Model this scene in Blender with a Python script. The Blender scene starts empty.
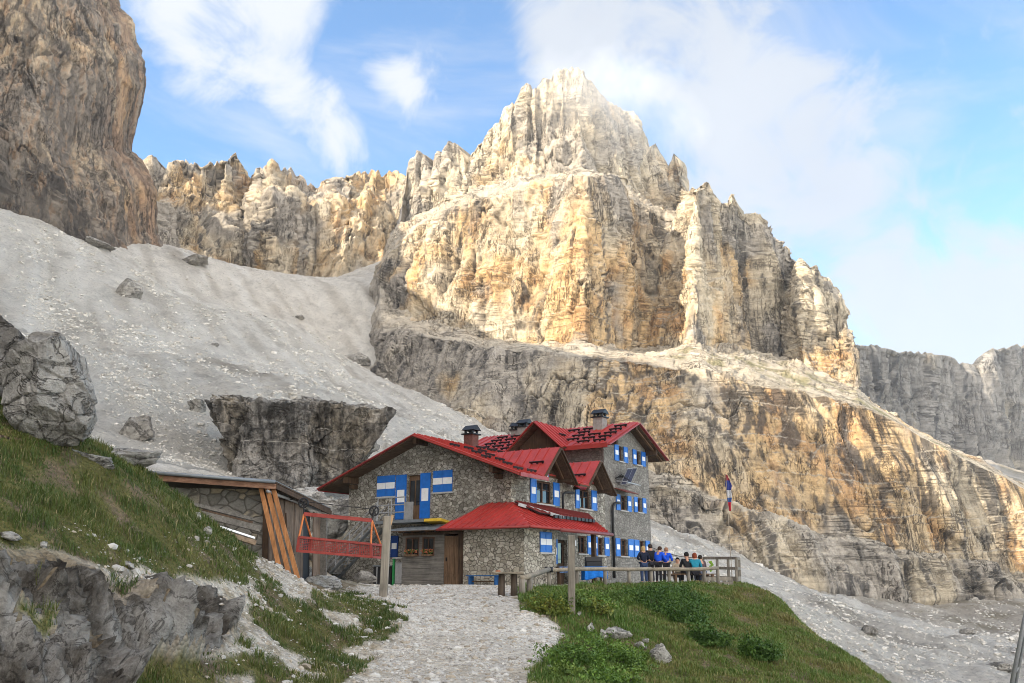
import bpy, bmesh, math, random
import numpy as np
from mathutils import Vector, Matrix
random.seed(7)
RNG = np.random.default_rng(11)
C = bpy.context.scene.collection
# ---------------------------------------------------------------- camera model (camera stands at the origin, eye 1.6 m above the path)
F, CX, CY, PIT = 900.0, 512.0, 341.5, math.radians(14.88)
CP, SP = math.cos(PIT), math.sin(PIT)
def at(px, py, Y):
    """world point at distance Y ahead that the photograph shows at (px, py)"""
    a = (np.asarray(px, float) - CX) / F; b = (CY - np.asarray(py, float)) / F
    d = CP - b * SP
    Y = np.asarray(Y, float) + 0 * a
    return np.stack([a / d * Y, Y, (SP + b * CP) / d * Y], -1)
def proj(p):
    p = np.asarray(p, float)
    dep = np.maximum(p[..., 1] * CP + p[..., 2] * SP, .05)
    up = p[..., 2] * CP - p[..., 1] * SP
    return CX + F * p[..., 0] / dep, CY - F * up / dep
# ---------------------------------------------------------------- numpy noise
_perm = np.random.default_rng(3).permutation(512).astype(np.int64)
_grad = np.random.default_rng(5).normal(size=(512, 3)); _grad /= np.linalg.norm(_grad, axis=1)[:, None]
def _h(i, j, k, s=0):
    return _perm[(_perm[(_perm[(i + s * 37) & 511] + j) & 511] + k) & 511]
def pn(x, y, z, s=0):
    x, y, z = np.broadcast_arrays(np.asarray(x, float), np.asarray(y, float), np.asarray(z, float))
    i, j, k = np.floor(x).astype(np.int64), np.floor(y).astype(np.int64), np.floor(z).astype(np.int64)
    fx, fy, fz = x - i, y - j, z - k
    u, v, w = [t * t * t * (t * (t * 6 - 15) + 10) for t in (fx, fy, fz)]
    r = 0
    for a in (0, 1):
        for b in (0, 1):
            for c in (0, 1):
                g = _grad[_h(i + a, j + b, k + c, s)]
                d = g[..., 0] * (fx - a) + g[..., 1] * (fy - b) + g[..., 2] * (fz - c)
                r = r + d * (u if a else 1 - u) * (v if b else 1 - v) * (w if c else 1 - w)
    return r * 1.5
def fbm(x, y, z, o=4, s=0, gain=.5):
    r, a, f = 0, 1.0, 1.0
    for n in range(o):
        r = r + a * pn(x * f + n * 7.3, y * f + n * 3.1, z * f, s + n); a *= gain; f *= 2.03
    return r
def worley(x, y, z, s=0):
    """F1, F2 and a random number 0..1 of the nearest cell"""
    i, j, k = np.floor(x).astype(np.int64), np.floor(y).astype(np.int64), np.floor(z).astype(np.int64)
    f1 = np.full(x.shape, 9.0); f2 = f1.copy(); rid = np.zeros(x.shape)
    for a in (-1, 0, 1):
        for b in (-1, 0, 1):
            for c in (-1, 0, 1):
                h = _h(i + a, j + b, k + c, s)
                h2 = _perm[(h + 91) & 511]; h3 = _perm[(h2 + 17) & 511]; h4 = _perm[(h3 + 203) & 511]
                d = np.sqrt((i + a + h / 512 - x) ** 2 + (j + b + h2 / 512 - y) ** 2 + (k + c + h3 / 512 - z) ** 2)
                m = d < f1
                f2 = np.where(m, f1, np.minimum(f2, d)); rid = np.where(m, h4 / 512, rid); f1 = np.where(m, d, f1)
    return f1, f2, rid
def sstep(a, b, x):
    t = np.clip((x - a) / (b - a), 0, 1); return t * t * (3 - 2 * t)
def mixc(c0, c1, t):
    return c0 + (np.asarray(c1, float) - c0) * np.clip(t, 0, 1)[..., None]
def inpoly(px, py, poly):
    r = np.zeros(np.shape(px), bool); n = len(poly)
    for i in range(n):
        x0, y0 = poly[i]; x1, y1 = poly[(i + 1) % n]
        if y0 == y1: continue
        r ^= ((y0 > py) != (y1 > py)) & (px < (x1 - x0) * (py - y0) / (y1 - y0) + x0)
    return r
# ---------------------------------------------------------------- objects
def tag(o, label=None, cat=None, group=None, kind=None):
    if label: o['label'] = label
    if cat: o['category'] = cat
    if group: o['group'] = group
    if kind: o['kind'] = kind
    return o
def thing(name, label, cat, loc=(0, 0, 0), rotz=0, group=None):
    o = bpy.data.objects.new(name, None); C.objects.link(o); o.empty_display_size = .2
    o.location = loc; o.rotation_euler = (0, 0, rotz)
    return tag(o, label, cat, group)
def mesh_np(name, V, Fc, mat, smooth=False, col=None, parent=None, mi=None):
    """a mesh from arrays: V (n,3), Fc (m,3 or 4) or list of such arrays"""
    me = bpy.data.meshes.new(name)
    Fs = Fc if isinstance(Fc, list) else [Fc]
    Fs = [np.asarray(f, np.int32) for f in Fs if len(f)]
    V = np.asarray(V, np.float32)
    me.vertices.add(len(V)); me.vertices.foreach_set('co', V.ravel())
    tot = np.concatenate([np.full(len(f), f.shape[1], np.int32) for f in Fs])
    idx = np.concatenate([f.ravel() for f in Fs])
    me.loops.add(len(idx)); me.loops.foreach_set('vertex_index', idx)
    me.polygons.add(len(tot))
    me.polygons.foreach_set('loop_start', np.concatenate([[0], np.cumsum(tot)[:-1]]).astype(np.int32))
    me.polygons.foreach_set('loop_total', tot)
    me.polygons.foreach_set('use_smooth', np.full(len(tot), bool(smooth)))
    for m in (mat if isinstance(mat, (list, tuple)) else [mat]): me.materials.append(m)
    if mi is not None: me.polygons.foreach_set('material_index', np.asarray(mi, np.int32))
    if col is not None:
        a = me.color_attributes.new('Col', 'FLOAT_COLOR', 'POINT')
        cc = np.ones((len(V), 4), np.float32); cc[:, :col.shape[1]] = col
        a.data.foreach_set('color', cc.ravel())
    me.update(calc_edges=True); me.validate()
    o = bpy.data.objects.new(name, me); C.objects.link(o)
    if parent is not None: o.parent = parent
    return o
def grid_faces(nu, nv, off=0):
    i = np.arange(nu * nv).reshape(nu, nv) + off
    return np.stack([i[:-1, :-1], i[1:, :-1], i[1:, 1:], i[:-1, 1:]], -1).reshape(-1, 4)
def grid_normals(G):
    du = np.gradient(G, axis=0); dv = np.gradient(G, axis=1)
    n = np.cross(du, dv); return n / np.maximum(np.linalg.norm(n, axis=-1, keepdims=True), 1e-9)
def blur(A, n):
    for _ in range(n):
        for ax in (0, 1):
            p = np.concatenate([np.take(A, [0], ax), A, np.take(A, [-1], ax)], ax)
            m = A.shape[ax]
            A = (np.take(p, range(0, m), ax) + 2 * A + np.take(p, range(2, m + 2), ax)) / 4
    return A
class MB:
    """collects shapes into one mesh"""
    def __init__(s): s.v = []; s.f = []; s.m = []
    def add(s, vs, fs, mi=0):
        o = len(s.v); s.v += [tuple(map(float, v)) for v in vs]
        s.f += [[i + o for i in f] for f in fs]; s.m += [mi] * len(fs); return s
    def box(s, c, d, rot=None, mi=0, taper=None):
        """box with centre c, size d; rot: Matrix 3x3 or z angle"""
        hx, hy, hz = d[0] / 2, d[1] / 2, d[2] / 2
        vs = [Vector((x * hx, y * hy, z * hz)) for z in (-1, 1) for y in (-1, 1) for x in (-1, 1)]
        if taper: vs = [Vector((v.x * (taper if v.z > 0 else 1), v.y * (taper if v.z > 0 else 1), v.z)) for v in vs]
        if rot is not None:
            R = Matrix.Rotation(rot, 3, 'Z') if isinstance(rot, (int, float)) else rot
            vs = [R @ v for v in vs]
        vs = [v + Vector(c) for v in vs]
        return s.add(vs, [(0, 2, 3, 1), (4, 5, 7, 6), (0, 1, 5, 4), (2, 6, 7, 3), (0, 4, 6, 2), (1, 3, 7, 5)], mi)
    def b2(s, lo, hi, mi=0):
        return s.box([(a + b) / 2 for a, b in zip(lo, hi)], [abs(b - a) for a, b in zip(lo, hi)], mi=mi)
    def bar(s, p, q, w, h=None, up=(0, 0, 1), mi=0):
        """rectangular bar from p to q"""
        p, q = Vector(p), Vector(q); z = q - p; L = z.length; z = z.normalized()
        u = Vector(up)
        if abs(z.dot(u)) > .98: u = Vector((0, 1, 0))
        x = u.cross(z).normalized(); y = z.cross(x)
        R = Matrix((x, y, z)).transposed()
        return s.box((p + q) / 2, (w, h or w, L), R, mi)
    def tube(s, pts, r, n=8, mi=0, cap=True):
        pts = [Vector(p) for p in pts]; m = len(pts); o = []
        rs = r if isinstance(r, (list, tuple)) else [r] * m
        pu = None; vs = []
        for i, p in enumerate(pts):
            t = (pts[min(i + 1, m - 1)] - pts[max(i - 1, 0)]).normalized()
            u = pu if pu is not None else (Vector((0, 0, 1)) if abs(t.z) < .9 else Vector((1, 0, 0)))
            x = (u - t * u.dot(t)).normalized(); y = t.cross(x); pu = x
            vs += [p + (x * math.cos(2 * math.pi * k / n) + y * math.sin(2 * math.pi * k / n)) * rs[i] for k in range(n)]
        fs = [(i * n + k, i * n + (k + 1) % n, (i + 1) * n + (k + 1) % n, (i + 1) * n + k) for i in range(m - 1) for k in range(n)]
        if cap: fs += [tuple(range(n))[::-1], tuple(range((m - 1) * n, m * n))]
        return s.add(vs, fs, mi)
    def prism(s, poly, d, mi=0):
        """closed polygon (3-D points) extruded by vector d"""
        a = [Vector(p) for p in poly]; b = [p + Vector(d) for p in a]; n = len(a)
        return s.add(a + b, [tuple(range(n))[::-1], tuple(range(n, 2 * n))] + [(i, (i + 1) % n, n + (i + 1) % n, n + i) for i in range(n)], mi)
    def build(s, name, mat, parent=None, smooth=False, bevel=0):
        me = bpy.data.meshes.new(name); me.from_pydata(s.v, [], s.f)
        for m in (mat if isinstance(mat, (list, tuple)) else [mat]): me.materials.append(m)
        me.polygons.foreach_set('material_index', s.m)
        bm = bmesh.new(); bm.from_mesh(me)
        bmesh.ops.recalc_face_normals(bm, faces=bm.faces)
        if bevel: bmesh.ops.bevel(bm, geom=list(bm.edges), offset=bevel, segments=1, affect='EDGES')
        bm.to_mesh(me); bm.free()
        if smooth: me.polygons.foreach_set('use_smooth', [True] * len(me.polygons))
        me.update()
        o = bpy.data.objects.new(name, me); C.objects.link(o)
        if parent is not None: o.parent = parent
        return o
def copy_tree(o, parent=None):
    c = o.copy(); C.objects.link(c)
    if parent is not None: c.parent = parent
    for ch in list(o.children): copy_tree(ch, c)
    return c
# ---------------------------------------------------------------- materials
class NT:
    def __init__(s, name, rough=.85, spec=.3):
        s.m = bpy.data.materials.new(name); s.m.use_nodes = True
        s.t = s.m.node_tree; s.b = s.t.nodes['Principled BSDF']
        s.b.inputs['Roughness'].default_value = rough; s.b.inputs['Specular IOR Level'].default_value = spec
    def n(s, typ, **kw):
        nd = s.t.nodes.new(typ)
        for k, v in kw.items():
            if k in nd.inputs: nd.inputs[k].default_value = v
            else: setattr(nd, k, v)
        return nd
    def l(s, a, b): s.t.links.new(a, b); return s
    def coord(s, scale=(1, 1, 1), kind='Object', rot=(0, 0, 0)):
        tc = s.n('ShaderNodeTexCoord'); mp = s.n('ShaderNodeMapping'); mp.inputs['Scale'].default_value = scale; mp.inputs['Rotation'].default_value = rot
        s.l(tc.outputs[kind], mp.inputs['Vector']); return mp.outputs['Vector']
    def noise(s, vec, scale=5, detail=5, rough=.6, dist=0):
        nd = s.n('ShaderNodeTexNoise'); nd.inputs['Scale'].default_value = scale; nd.inputs['Detail'].default_value = detail
        nd.inputs['Roughness'].default_value = rough; nd.inputs['Distortion'].default_value = dist
        s.l(vec, nd.inputs['Vector']); return nd.outputs['Fac']
    def vor(s, vec, scale=5, feature='F1', rnd=1):
        nd = s.n('ShaderNodeTexVoronoi'); nd.feature = feature; nd.inputs['Scale'].default_value = scale; nd.inputs['Randomness'].default_value = rnd
        s.l(vec, nd.inputs['Vector']); return nd
    def ramp(s, fac, stops, interp='LINEAR'):
        r = s.n('ShaderNodeValToRGB'); e = r.color_ramp.elements; r.color_ramp.interpolation = interp
        while len(e) < len(stops): e.new(.5)
        for i, (p, c) in enumerate(stops):
            e[i].position = p; e[i].color = (c, c, c, 1) if isinstance(c, (int, float)) else (*c, 1)
        s.l(fac, r.inputs['Fac']); return r.outputs['Color']
    def mix(s, a, b, fac, mode='MIX'):
        m = s.n('ShaderNodeMix'); m.data_type = 'RGBA'; m.blend_type = mode
        for v, i in ((fac, 0), (a, 6), (b, 7)):
            if isinstance(v, (int, float)): m.inputs[i].default_value = v
            elif isinstance(v, tuple): m.inputs[i].default_value = (*v, 1)
            else: s.l(v, m.inputs[i])
        return m.outputs[2]
    def attr(s, name='Col'):
        a = s.n('ShaderNodeAttribute'); a.attribute_name = name; return a.outputs['Color']
    def math(s, op, a, b=None, clamp=False):
        m = s.n('ShaderNodeMath'); m.operation = op; m.use_clamp = clamp
        for v, i in ((a, 0), (b, 1)):
            if v is None: continue
            if isinstance(v, (int, float)): m.inputs[i].default_value = v
            else: s.l(v, m.inputs[i])
        return m.outputs[0]
    def bump(s, h, dist=.1, strength=1.0):
        b = s.n('ShaderNodeBump'); b.inputs['Distance'].default_value = dist; b.inputs['Strength'].default_value = strength
        s.l(h, b.inputs['Height']); s.l(b.outputs['Normal'], s.b.inputs['Normal']); return s
    def col(s, c):
        if isinstance(c, tuple): s.b.inputs['Base Color'].default_value = (*c, 1)
        else: s.l(c, s.b.inputs['Base Color'])
        return s
# ---------------------------------------------------------------- camera, sun, sky
SUN = Vector((-.76, -.44, .51)).normalized()
SUN_EL = math.asin(SUN.z); SUN_ROT = math.atan2(SUN.x, SUN.y)
def make_camera_and_light():
    cam = bpy.data.cameras.new('camera'); cam.sensor_width = 36; cam.lens = 36 * F / 1024; cam.clip_start = .1; cam.clip_end = 6000
    co = bpy.data.objects.new('camera', cam); C.objects.link(co); co.rotation_euler = (math.pi / 2 + PIT, 0, 0)
    bpy.context.scene.camera = co
    sl = bpy.data.lights.new('sun', 'SUN'); sl.energy = SUN_STRENGTH; sl.angle = math.radians(.55); sl.color = (1, .86, .66)
    so = bpy.data.objects.new('sun', sl); C.objects.link(so); so.rotation_euler = SUN.to_track_quat('Z', 'Y').to_euler()
    so.location = (-40, -30, 80)
    sc = bpy.context.scene
    sc.view_settings.view_transform = 'Standard'; sc.view_settings.look = 'None'; sc.view_settings.gamma = 1
    sc.view_settings.exposure = EXPOSURE; sc.view_settings.use_curve_mapping = False
    sc.cycles.max_bounces = 6; sc.cycles.diffuse_bounces = 3; sc.cycles.transparent_max_bounces = 16
    sc.cycles.volume_bounces = 2; sc.cycles.volume_step_rate = 1.5; sc.cycles.volume_max_steps = 128; sc.cycles.use_denoising = True
    sc.cycles.use_adaptive_sampling = True; sc.cycles.filter_width = .95
def pixdir(px, py):
    return Vector(at(px, py, 1.0)).normalized()
def make_world():
    w = bpy.data.worlds.new('World'); bpy.context.scene.world = w; w.use_nodes = True
    t = w.node_tree; N = t.nodes; L = t.links; N.clear()
    def nd(typ, **kw):
        n = N.new(typ)
        for k, v in kw.items():
            if k in n.inputs: n.inputs[k].default_value = v
            else: setattr(n, k, v)
        return n
    def mth(op, a, b=None, c=None, clamp=False):
        m = nd('ShaderNodeMath', operation=op, use_clamp=clamp)
        for i, v in enumerate((a, b, c)):
            if v is None: continue
            if isinstance(v, (int, float)): m.inputs[i].default_value = v
            else: L.new(v, m.inputs[i])
        return m.outputs[0]
    def vm(op, a, b=None, s=None):
        m = nd('ShaderNodeVectorMath', operation=op)
        for i, v in enumerate((a, b)):
            if v is None: continue
            if isinstance(v, (tuple, list, Vector)): m.inputs[i].default_value = tuple(v)
            else: L.new(v, m.inputs[i])
        if s is not None: m.inputs['Scale'].default_value = s
        return m
    sky = nd('ShaderNodeTexSky', sky_type='NISHITA', sun_disc=False, sun_elevation=SUN_EL, sun_rotation=SUN_ROT, altitude=2400, air_density=1.0, dust_density=.6, ozone_density=1.0)
    tc = nd('ShaderNodeTexCoord'); d = tc.outputs['Generated']
    n1 = nd('ShaderNodeTexNoise', Scale=5.0, Detail=4.0, Roughness=.55); L.new(d, n1.inputs['Vector'])
    off = vm('SCALE', vm('SUBTRACT', n1.outputs['Color'], (.5, .5, .5)).outputs[0], s=.16).outputs[0]
    dd = vm('ADD', d, off).outputs[0]
    n2 = nd('ShaderNodeTexNoise', Scale=11.0, Detail=10.0, Roughness=.62, Distortion=.6); L.new(d, n2.inputs['Vector'])
    n3 = nd('ShaderNodeTexNoise', Scale=3.2, Detail=6.0, Roughness=.6, Distortion=.6)
    mp = nd('ShaderNodeMapping'); mp.inputs['Scale'].default_value = (1.0, 1.0, 3.0); mp.inputs['Rotation'].default_value = (0, .35, 0); L.new(d, mp.inputs['Vector']); L.new(mp.outputs[0], n3.inputs['Vector'])
    tot = None
    for (px, py, r, s) in BLOBS:
        c = pixdir(px, py)
        dist = vm('DISTANCE', dd, c).outputs['Value']
        mr = nd('ShaderNodeMapRange', interpolation_type='SMOOTHSTEP')
        mr.inputs['From Min'].default_value = r / F; mr.inputs['From Max'].default_value = 0; mr.inputs['To Min'].default_value = 0; mr.inputs['To Max'].default_value = s
        L.new(dist, mr.inputs['Value'])
        tot = mr.outputs[0] if tot is None else mth('ADD', tot, mr.outputs[0])
    sep = nd('ShaderNodeSeparateXYZ'); L.new(d, sep.inputs[0])
    # fill light: broken cloud added over the unseen half of the sky behind the photographer and low in the south-east
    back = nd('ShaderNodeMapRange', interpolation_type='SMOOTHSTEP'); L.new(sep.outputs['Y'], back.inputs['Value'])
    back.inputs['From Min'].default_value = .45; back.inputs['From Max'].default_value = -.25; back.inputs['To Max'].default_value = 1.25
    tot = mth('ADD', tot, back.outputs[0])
    f = mth('MULTIPLY_ADD', n2.outputs['Fac'], 3.2, -1.75)
    mr = nd('ShaderNodeMapRange', interpolation_type='SMOOTHSTEP'); L.new(mth('ADD', tot, f), mr.inputs['Value'])
    mr.inputs['From Min'].default_value = .15; mr.inputs['From Max'].default_value = 1.45; mr.inputs['To Max'].default_value = .88
    mask = mr.outputs[0]
    wisp = nd('ShaderNodeMapRange', interpolation_type='SMOOTHSTEP'); L.new(n3.outputs['Fac'], wisp.inputs['Value'])
    wisp.inputs['From Min'].default_value = .42; wisp.inputs['From Max'].default_value = .78; wisp.inputs['To Max'].default_value = .6
    mask = mth('MAXIMUM', mask, wisp.outputs[0])
    # cloud colour: white with lavender grey cores
    cr = nd('ShaderNodeMix', data_type='RGBA'); cr.inputs[6].default_value = (*CLOUD_A, 1); cr.inputs[7].default_value = (*CLOUD_B, 1)
    side = nd('ShaderNodeMapRange', interpolation_type='SMOOTHSTEP'); L.new(sep.outputs['X'], side.inputs['Value'])
    side.inputs['From Min'].default_value = .02; side.inputs['From Max'].default_value = -.12
    L.new(mth('MAXIMUM', mth('MULTIPLY', n1.outputs['Fac'], .8), side.outputs[0]), cr.inputs[0])
    # unseen clouds behind the camera, brightened past the visible ones to light the shade
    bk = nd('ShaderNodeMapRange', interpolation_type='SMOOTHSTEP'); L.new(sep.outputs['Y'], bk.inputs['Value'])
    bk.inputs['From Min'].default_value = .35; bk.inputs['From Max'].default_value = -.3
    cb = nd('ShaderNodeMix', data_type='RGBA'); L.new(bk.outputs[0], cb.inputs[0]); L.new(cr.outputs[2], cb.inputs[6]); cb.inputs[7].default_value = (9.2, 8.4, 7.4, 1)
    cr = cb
    tint = nd('ShaderNodeMix', data_type='RGBA', blend_type='MULTIPLY'); tint.inputs[0].default_value = 1; tint.inputs[7].default_value = (*SKY_TINT, 1)
    L.new(sky.outputs[0], tint.inputs[6])
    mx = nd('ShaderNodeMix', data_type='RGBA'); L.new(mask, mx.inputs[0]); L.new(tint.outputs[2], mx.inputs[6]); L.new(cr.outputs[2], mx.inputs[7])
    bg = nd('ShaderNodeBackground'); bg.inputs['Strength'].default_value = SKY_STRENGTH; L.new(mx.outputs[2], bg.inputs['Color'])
    o = nd('ShaderNodeOutputWorld'); L.new(bg.outputs[0], o.inputs['Surface'])
SUN_STRENGTH, SKY_STRENGTH, EXPOSURE = 3.9, .15, 1.25
CLOUD_A, CLOUD_B, SKY_TINT = (1.95, 2.08, 2.3), (2.75, 2.8, 2.85), (.80, 1.02, 1.08)
BLOBS = [(235, -20, 120, 1.3), (195, 35, 60, .75), (300, 10, 70, .9), (262, 106, 90, 1.25), (325, 116, 66, .8), (412, 66, 70, 1.1), (408, 105, 56, .85), (330, 150, 44, .8), (150, 0, 60, .5),
         (590, -20, 120, 1.25), (560, 40, 80, .85), (640, 60, 90, .8), (700, 40, 130, .8), (780, 60, 140, .65), (740, 130, 140, .75), (820, 170, 150, .7), (880, 110, 110, .6), (800, 230, 120, .7), (700, 200, 90, .7), (880, 240, 110, .6),
         (940, 330, 130, 1.0), (870, 335, 100, .7), (1030, 250, 90, .7), (1000, 320, 100, .9), (985, 110, 90, .55), (930, 40, 80, .4), (1150, 300, 160, 1.0), (-150, 60, 120, 1.0)]
# ---------------------------------------------------------------- terrain height
def tps_fit(P):
    P = np.array(P, float); n = len(P); S = 50.0
    xy = P[:, :2] / S
    d = np.linalg.norm(xy[:, None] - xy[None], axis=-1)
    K = np.where(d > 0, d * d * np.log(np.maximum(d, 1e-9)), 0) + np.eye(n) * TPS_REG
    A = np.zeros((n + 3, n + 3)); A[:n, :n] = K; A[:n, n] = 1; A[:n, n + 1:] = xy; A[n:, :n] = A[:n, n:].T
    w = np.linalg.solve(A, np.concatenate([P[:, 2], [0, 0, 0]]))
    def f(x, y):
        x = np.asarray(x, float) / S; y = np.asarray(y, float) / S
        r = w[n] + w[n + 1] * x + w[n + 2] * y
        for i in range(n):
            d2 = (x - xy[i, 0]) ** 2 + (y - xy[i, 1]) ** 2
            r = r + w[i] * .5 * d2 * np.log(np.maximum(d2, 1e-12))
        return r
    return f
TPS_REG = 1e-5
def pts(l): return [tuple(at(*p)) for p in l]
NEAR = pts([(470, 683, 15.5), (470, 640, 20.6), (470, 610, 25), (450, 590, 33), (450, 585, 38), (560, 585, 40), (650, 584, 43), (520, 586, 37), (345, 583, 39), (400, 586, 36),
            (0, 683, 9), (0, 560, 10.6), (0, 452, 14), (75, 450, 15.5), (150, 480, 20), (188, 512, 22), (230, 560, 24), (300, 592, 27), (270, 576, 30), (330, 588, 33),
            (120, 683, 11), (300, 683, 14), (180, 605, 13.5), (300, 640, 18), (380, 602, 27), (200, 540, 17), (100, 500, 15), (100, 562, 12), (230, 640, 14), (60, 620, 10.2),
            (530, 600, 29), (571, 612, 25), (383, 597, 29), (600, 588, 36), (680, 586, 39), (560, 660, 19), (600, 640, 24), (700, 630, 29), (800, 650, 29), (865, 676, 26), (700, 683, 22), (600, 683, 18.5),
            (740, 586, 41), (790, 625, 33.5), (840, 660, 28), (780, 683, 23)]) + \
       [(0, 2, -1.6), (0, 9, -1.62), (-3, 4, -1.55), (3, 8, -1.75), (-7, 4, -.6), (-14, 14, 3.2), (-15, 24, 2.9), (-13, 32, 2.4), (-10, 34, 1.6), (-12, 42, 2.2), (-8.2, 45, .0), (-8.9, 46.6, .2), (-11.5, 47, 2.4), (-4, 56, 1.5), (5, 56, 0), (11, 50, -.3), (11, 44, -.2), (-9, 38, .6), (-18, 40, 4.2), (7, 12, -2.9), (4.3, 15, -2.2)]
FAR = pts([(330, 500, 49), (300, 482, 68), (100, 440, 42), (150, 400, 70), (100, 350, 110), (50, 300, 150), (0, 203, 226), (50, 225, 236), (95, 241, 262), (165, 247, 320), (240, 272, 400), (345, 277, 390),
           (395, 258, 420), (383, 288, 350), (300, 330, 250), (200, 300, 250), (250, 370, 140), (330, 400, 110), (400, 440, 90), (440, 440, 150), (373, 368, 285), (420, 402, 258), (491, 427, 235), (560, 462, 222), (620, 503, 205),
           (652, 523, 198), (730, 556, 196), (806, 586, 200), (841, 593, 202), (906, 604, 208), (1024, 597, 225), (760, 600, 110), (860, 660, 75), (1000, 683, 80), (660, 540, 130), (740, 583, 90), (1080, 600, 235), (940, 640, 120), (560, 500, 110)]) + \
      [(14, 40, -5), (16, 25, -7), (30, 20, -10), (60, 20, -19), (80, 80, -15), (0, 62, 2.5), (-120, 60, 45), (-140, 120, 72), (-90, 20, 26), (-45, 10, 10), (0, -60, -14), (-60, -60, 10), (60, -60, -32), (150, 0, -45), (150, 100, -22),
       (190, 200, -6), (-20, 30, 3), (-30, 50, 8), (300, 250, -20), (300, 100, -50), (-100, 420, 140), (0, -300, -60), (300, -300, -120), (-300, -300, 60), (-500, 300, 120), (700, 300, -80), (0, 700, 150), (700, 900, 40), (-500, 900, 150)]
h_near = tps_fit(NEAR); h_far = tps_fit(FAR)
_EY = [0, 10, 15, 20, 24, 26, 30, 34, 42, 46, 60]; _EX = [7, 6.2, 6.2, 7.6, 8.9, 9.6, 9.9, 10.0, 10.5, 10.8, 9]
def near_mask(x, y):
    wob = .35 * pn(x * .5, y * .5, 1.7, 4)
    r = 1 - sstep(0, 4.5, x - np.interp(y, _EY, _EX) + wob)
    l = sstep(-24, -14, x + 0 * y)
    b = 1 - sstep(49, 60, y - .25 * np.abs(x))
    f = sstep(-12, 0, y)
    return r * l * b * f
def ground_base(x, y):
    m = near_mask(x, y)
    return h_near(np.clip(x, -26, 16), np.clip(y, -6, 64)) * m + np.clip(h_far(x, y), -150, 320) * (1 - m)
# areas of the near ground: gravel path, grass, bare rock (outlines pinned to the place, broken up by noise)
PATH_POLY = [(352, 592), (385, 584), (440, 578), (520, 578), (520, 592), (512, 600), (530, 612), (558, 622), (566, 634), (552, 652), (536, 668), (528, 720), (340, 720), (366, 683), (384, 655), (408, 632), (404, 610), (380, 600)]
ROCK_POLY = [(-80, 556), (60, 566), (140, 584), (190, 592), (218, 604), (232, 625), (220, 645), (150, 655), (122, 683), (110, 740), (-80, 740)]
GRASS_L = [(-80, 410), (60, 425), (150, 462), (205, 498), (246, 540), (262, 570), (228, 590), (190, 580), (140, 572), (60, 553), (-80, 540)]
GRASS_B = [(118, 740), (120, 680), (150, 655), (232, 650), (300, 655), (330, 690), (310, 740)]
GRASS_M = [(236, 556), (300, 592), (400, 604), (410, 630), (385, 655), (330, 690), (300, 655), (232, 645), (250, 620)]
def masks(x, y, z):
    px, py = proj(np.stack([x, y, z], -1))
    j = 9 * fbm(x * .7, y * .7, 0, 3, 9); k = 7 * fbm(x * .7, y * .7, 5, 3, 12)
    qx, qy = px + j, py + k
    near = (near_mask(x, y) > .5) & (y > 2)
    path = inpoly(qx + 9 * fbm(x * 2.6, y * 2.6, 2, 3, 14), qy + 5 * fbm(x * 2.6, y * 2.6, 7, 3, 15), PATH_POLY) & near & (y < 37.5) & (x > -9)
    terr = near & (x > .6) & (x < np.interp(y, _EY, _EX) - .25) & (y > np.interp(x, [.6, 1.4, 2.55, 3.75, 5.8, 9.0, 11], [34.0, 34.7, 36.9, 37.9, 39.3, 41.2, 42.2])) & (y < 60)
    terr |= near & (y > 36) & (y < 60) & (x > -8.5) & (x <= .6)
    rock = inpoly(qx, qy, ROCK_POLY) & (x < -2) & (y < 17) & (fbm(x * 1.5, y * 1.5, 8, 4, 27) > -.42)
    g = inpoly(qx, qy, GRASS_L) & (x < -2) & (y < 27)
    n2 = fbm(x * .9, y * .9, 3, 3, 21)
    gb = inpoly(qx, qy, GRASS_B) & (n2 > -.35) & (y < 19)
    gb |= inpoly(qx, qy, ROCK_POLY) & (x < -2) & (y < 17) & ~rock & (n2 > -.1)
    gm = inpoly(qx, qy, GRASS_M) & (n2 > -.2) & (x < -1)
    right = near & (x > .2) & ~path & ~terr & (py > 572)
    back = near & (x < -4) & (y > 31) & (n2 > .25)
    left = near & (x < -8.3) & (y < 34) & ((px < 150) | (py < 470))
    return path, terr & ~path, rock & ~path, (g | gb | gm | right | back | left) & ~path & ~rock & ~terr, px, py
def rock_bump(x, y):
    """bare ledges of the outcrop, dipping to the right"""
    w = .5 * fbm(x * .7, y * .7, 0, 3, 30)
    u, v = x * .8 + y * .6 + w, -x * .6 + y * .8 + .5 * w
    led = v * 1.15 + .5 * fbm(u * .5, v * .8, 0, 3, 33); st = led - np.floor(led)
    led2 = v * 3.4 + .8 * fbm(u * .9, v * 1.5, 2, 3, 34); st2 = led2 - np.floor(led2)
    hol = fbm(u * .55, v * 1.1, 0, 5, 31, .6)
    f1, f2, r = worley(u * 1.1, v * 2.2, 0 * x + .4, 6)
    return .26 * st ** 1.6 + .12 * st2 + .26 * hol + .22 * (r - .5) + .16 * (1 - 2 * np.abs(fbm(x * 1.8, y * 1.8, 0, 4, 9, .6))) + .12 * fbm(x * 4, y * 4, 0, 5, 8, .65) - .16
def ground_z(x, y):
    x = np.asarray(x, float); y = np.asarray(y, float)
    return ground_base(x, y)
def scree_rough(x, y):
    d = np.hypot(x, y)
    a = sstep(30, 90, d)
    # gullies and lobes running down the fall line
    u = x * .86 + y * .5; v = -x * .5 + y * .86
    g = fbm(u / 20, v / 75, 0, 3, 40)
    f1, f2, r = worley(x / 3.2, y / 3.2, 0 * x, 41)
    lob = fbm(x / 26, y / 26, 2, 4, 42)
    return a * (.7 * g + 1.3 * lob + .5 * fbm(x / 4, y / 4, 0, 5, 43, .6) + .6 * (r - .5) * sstep(-.1, .4, lob))
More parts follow.
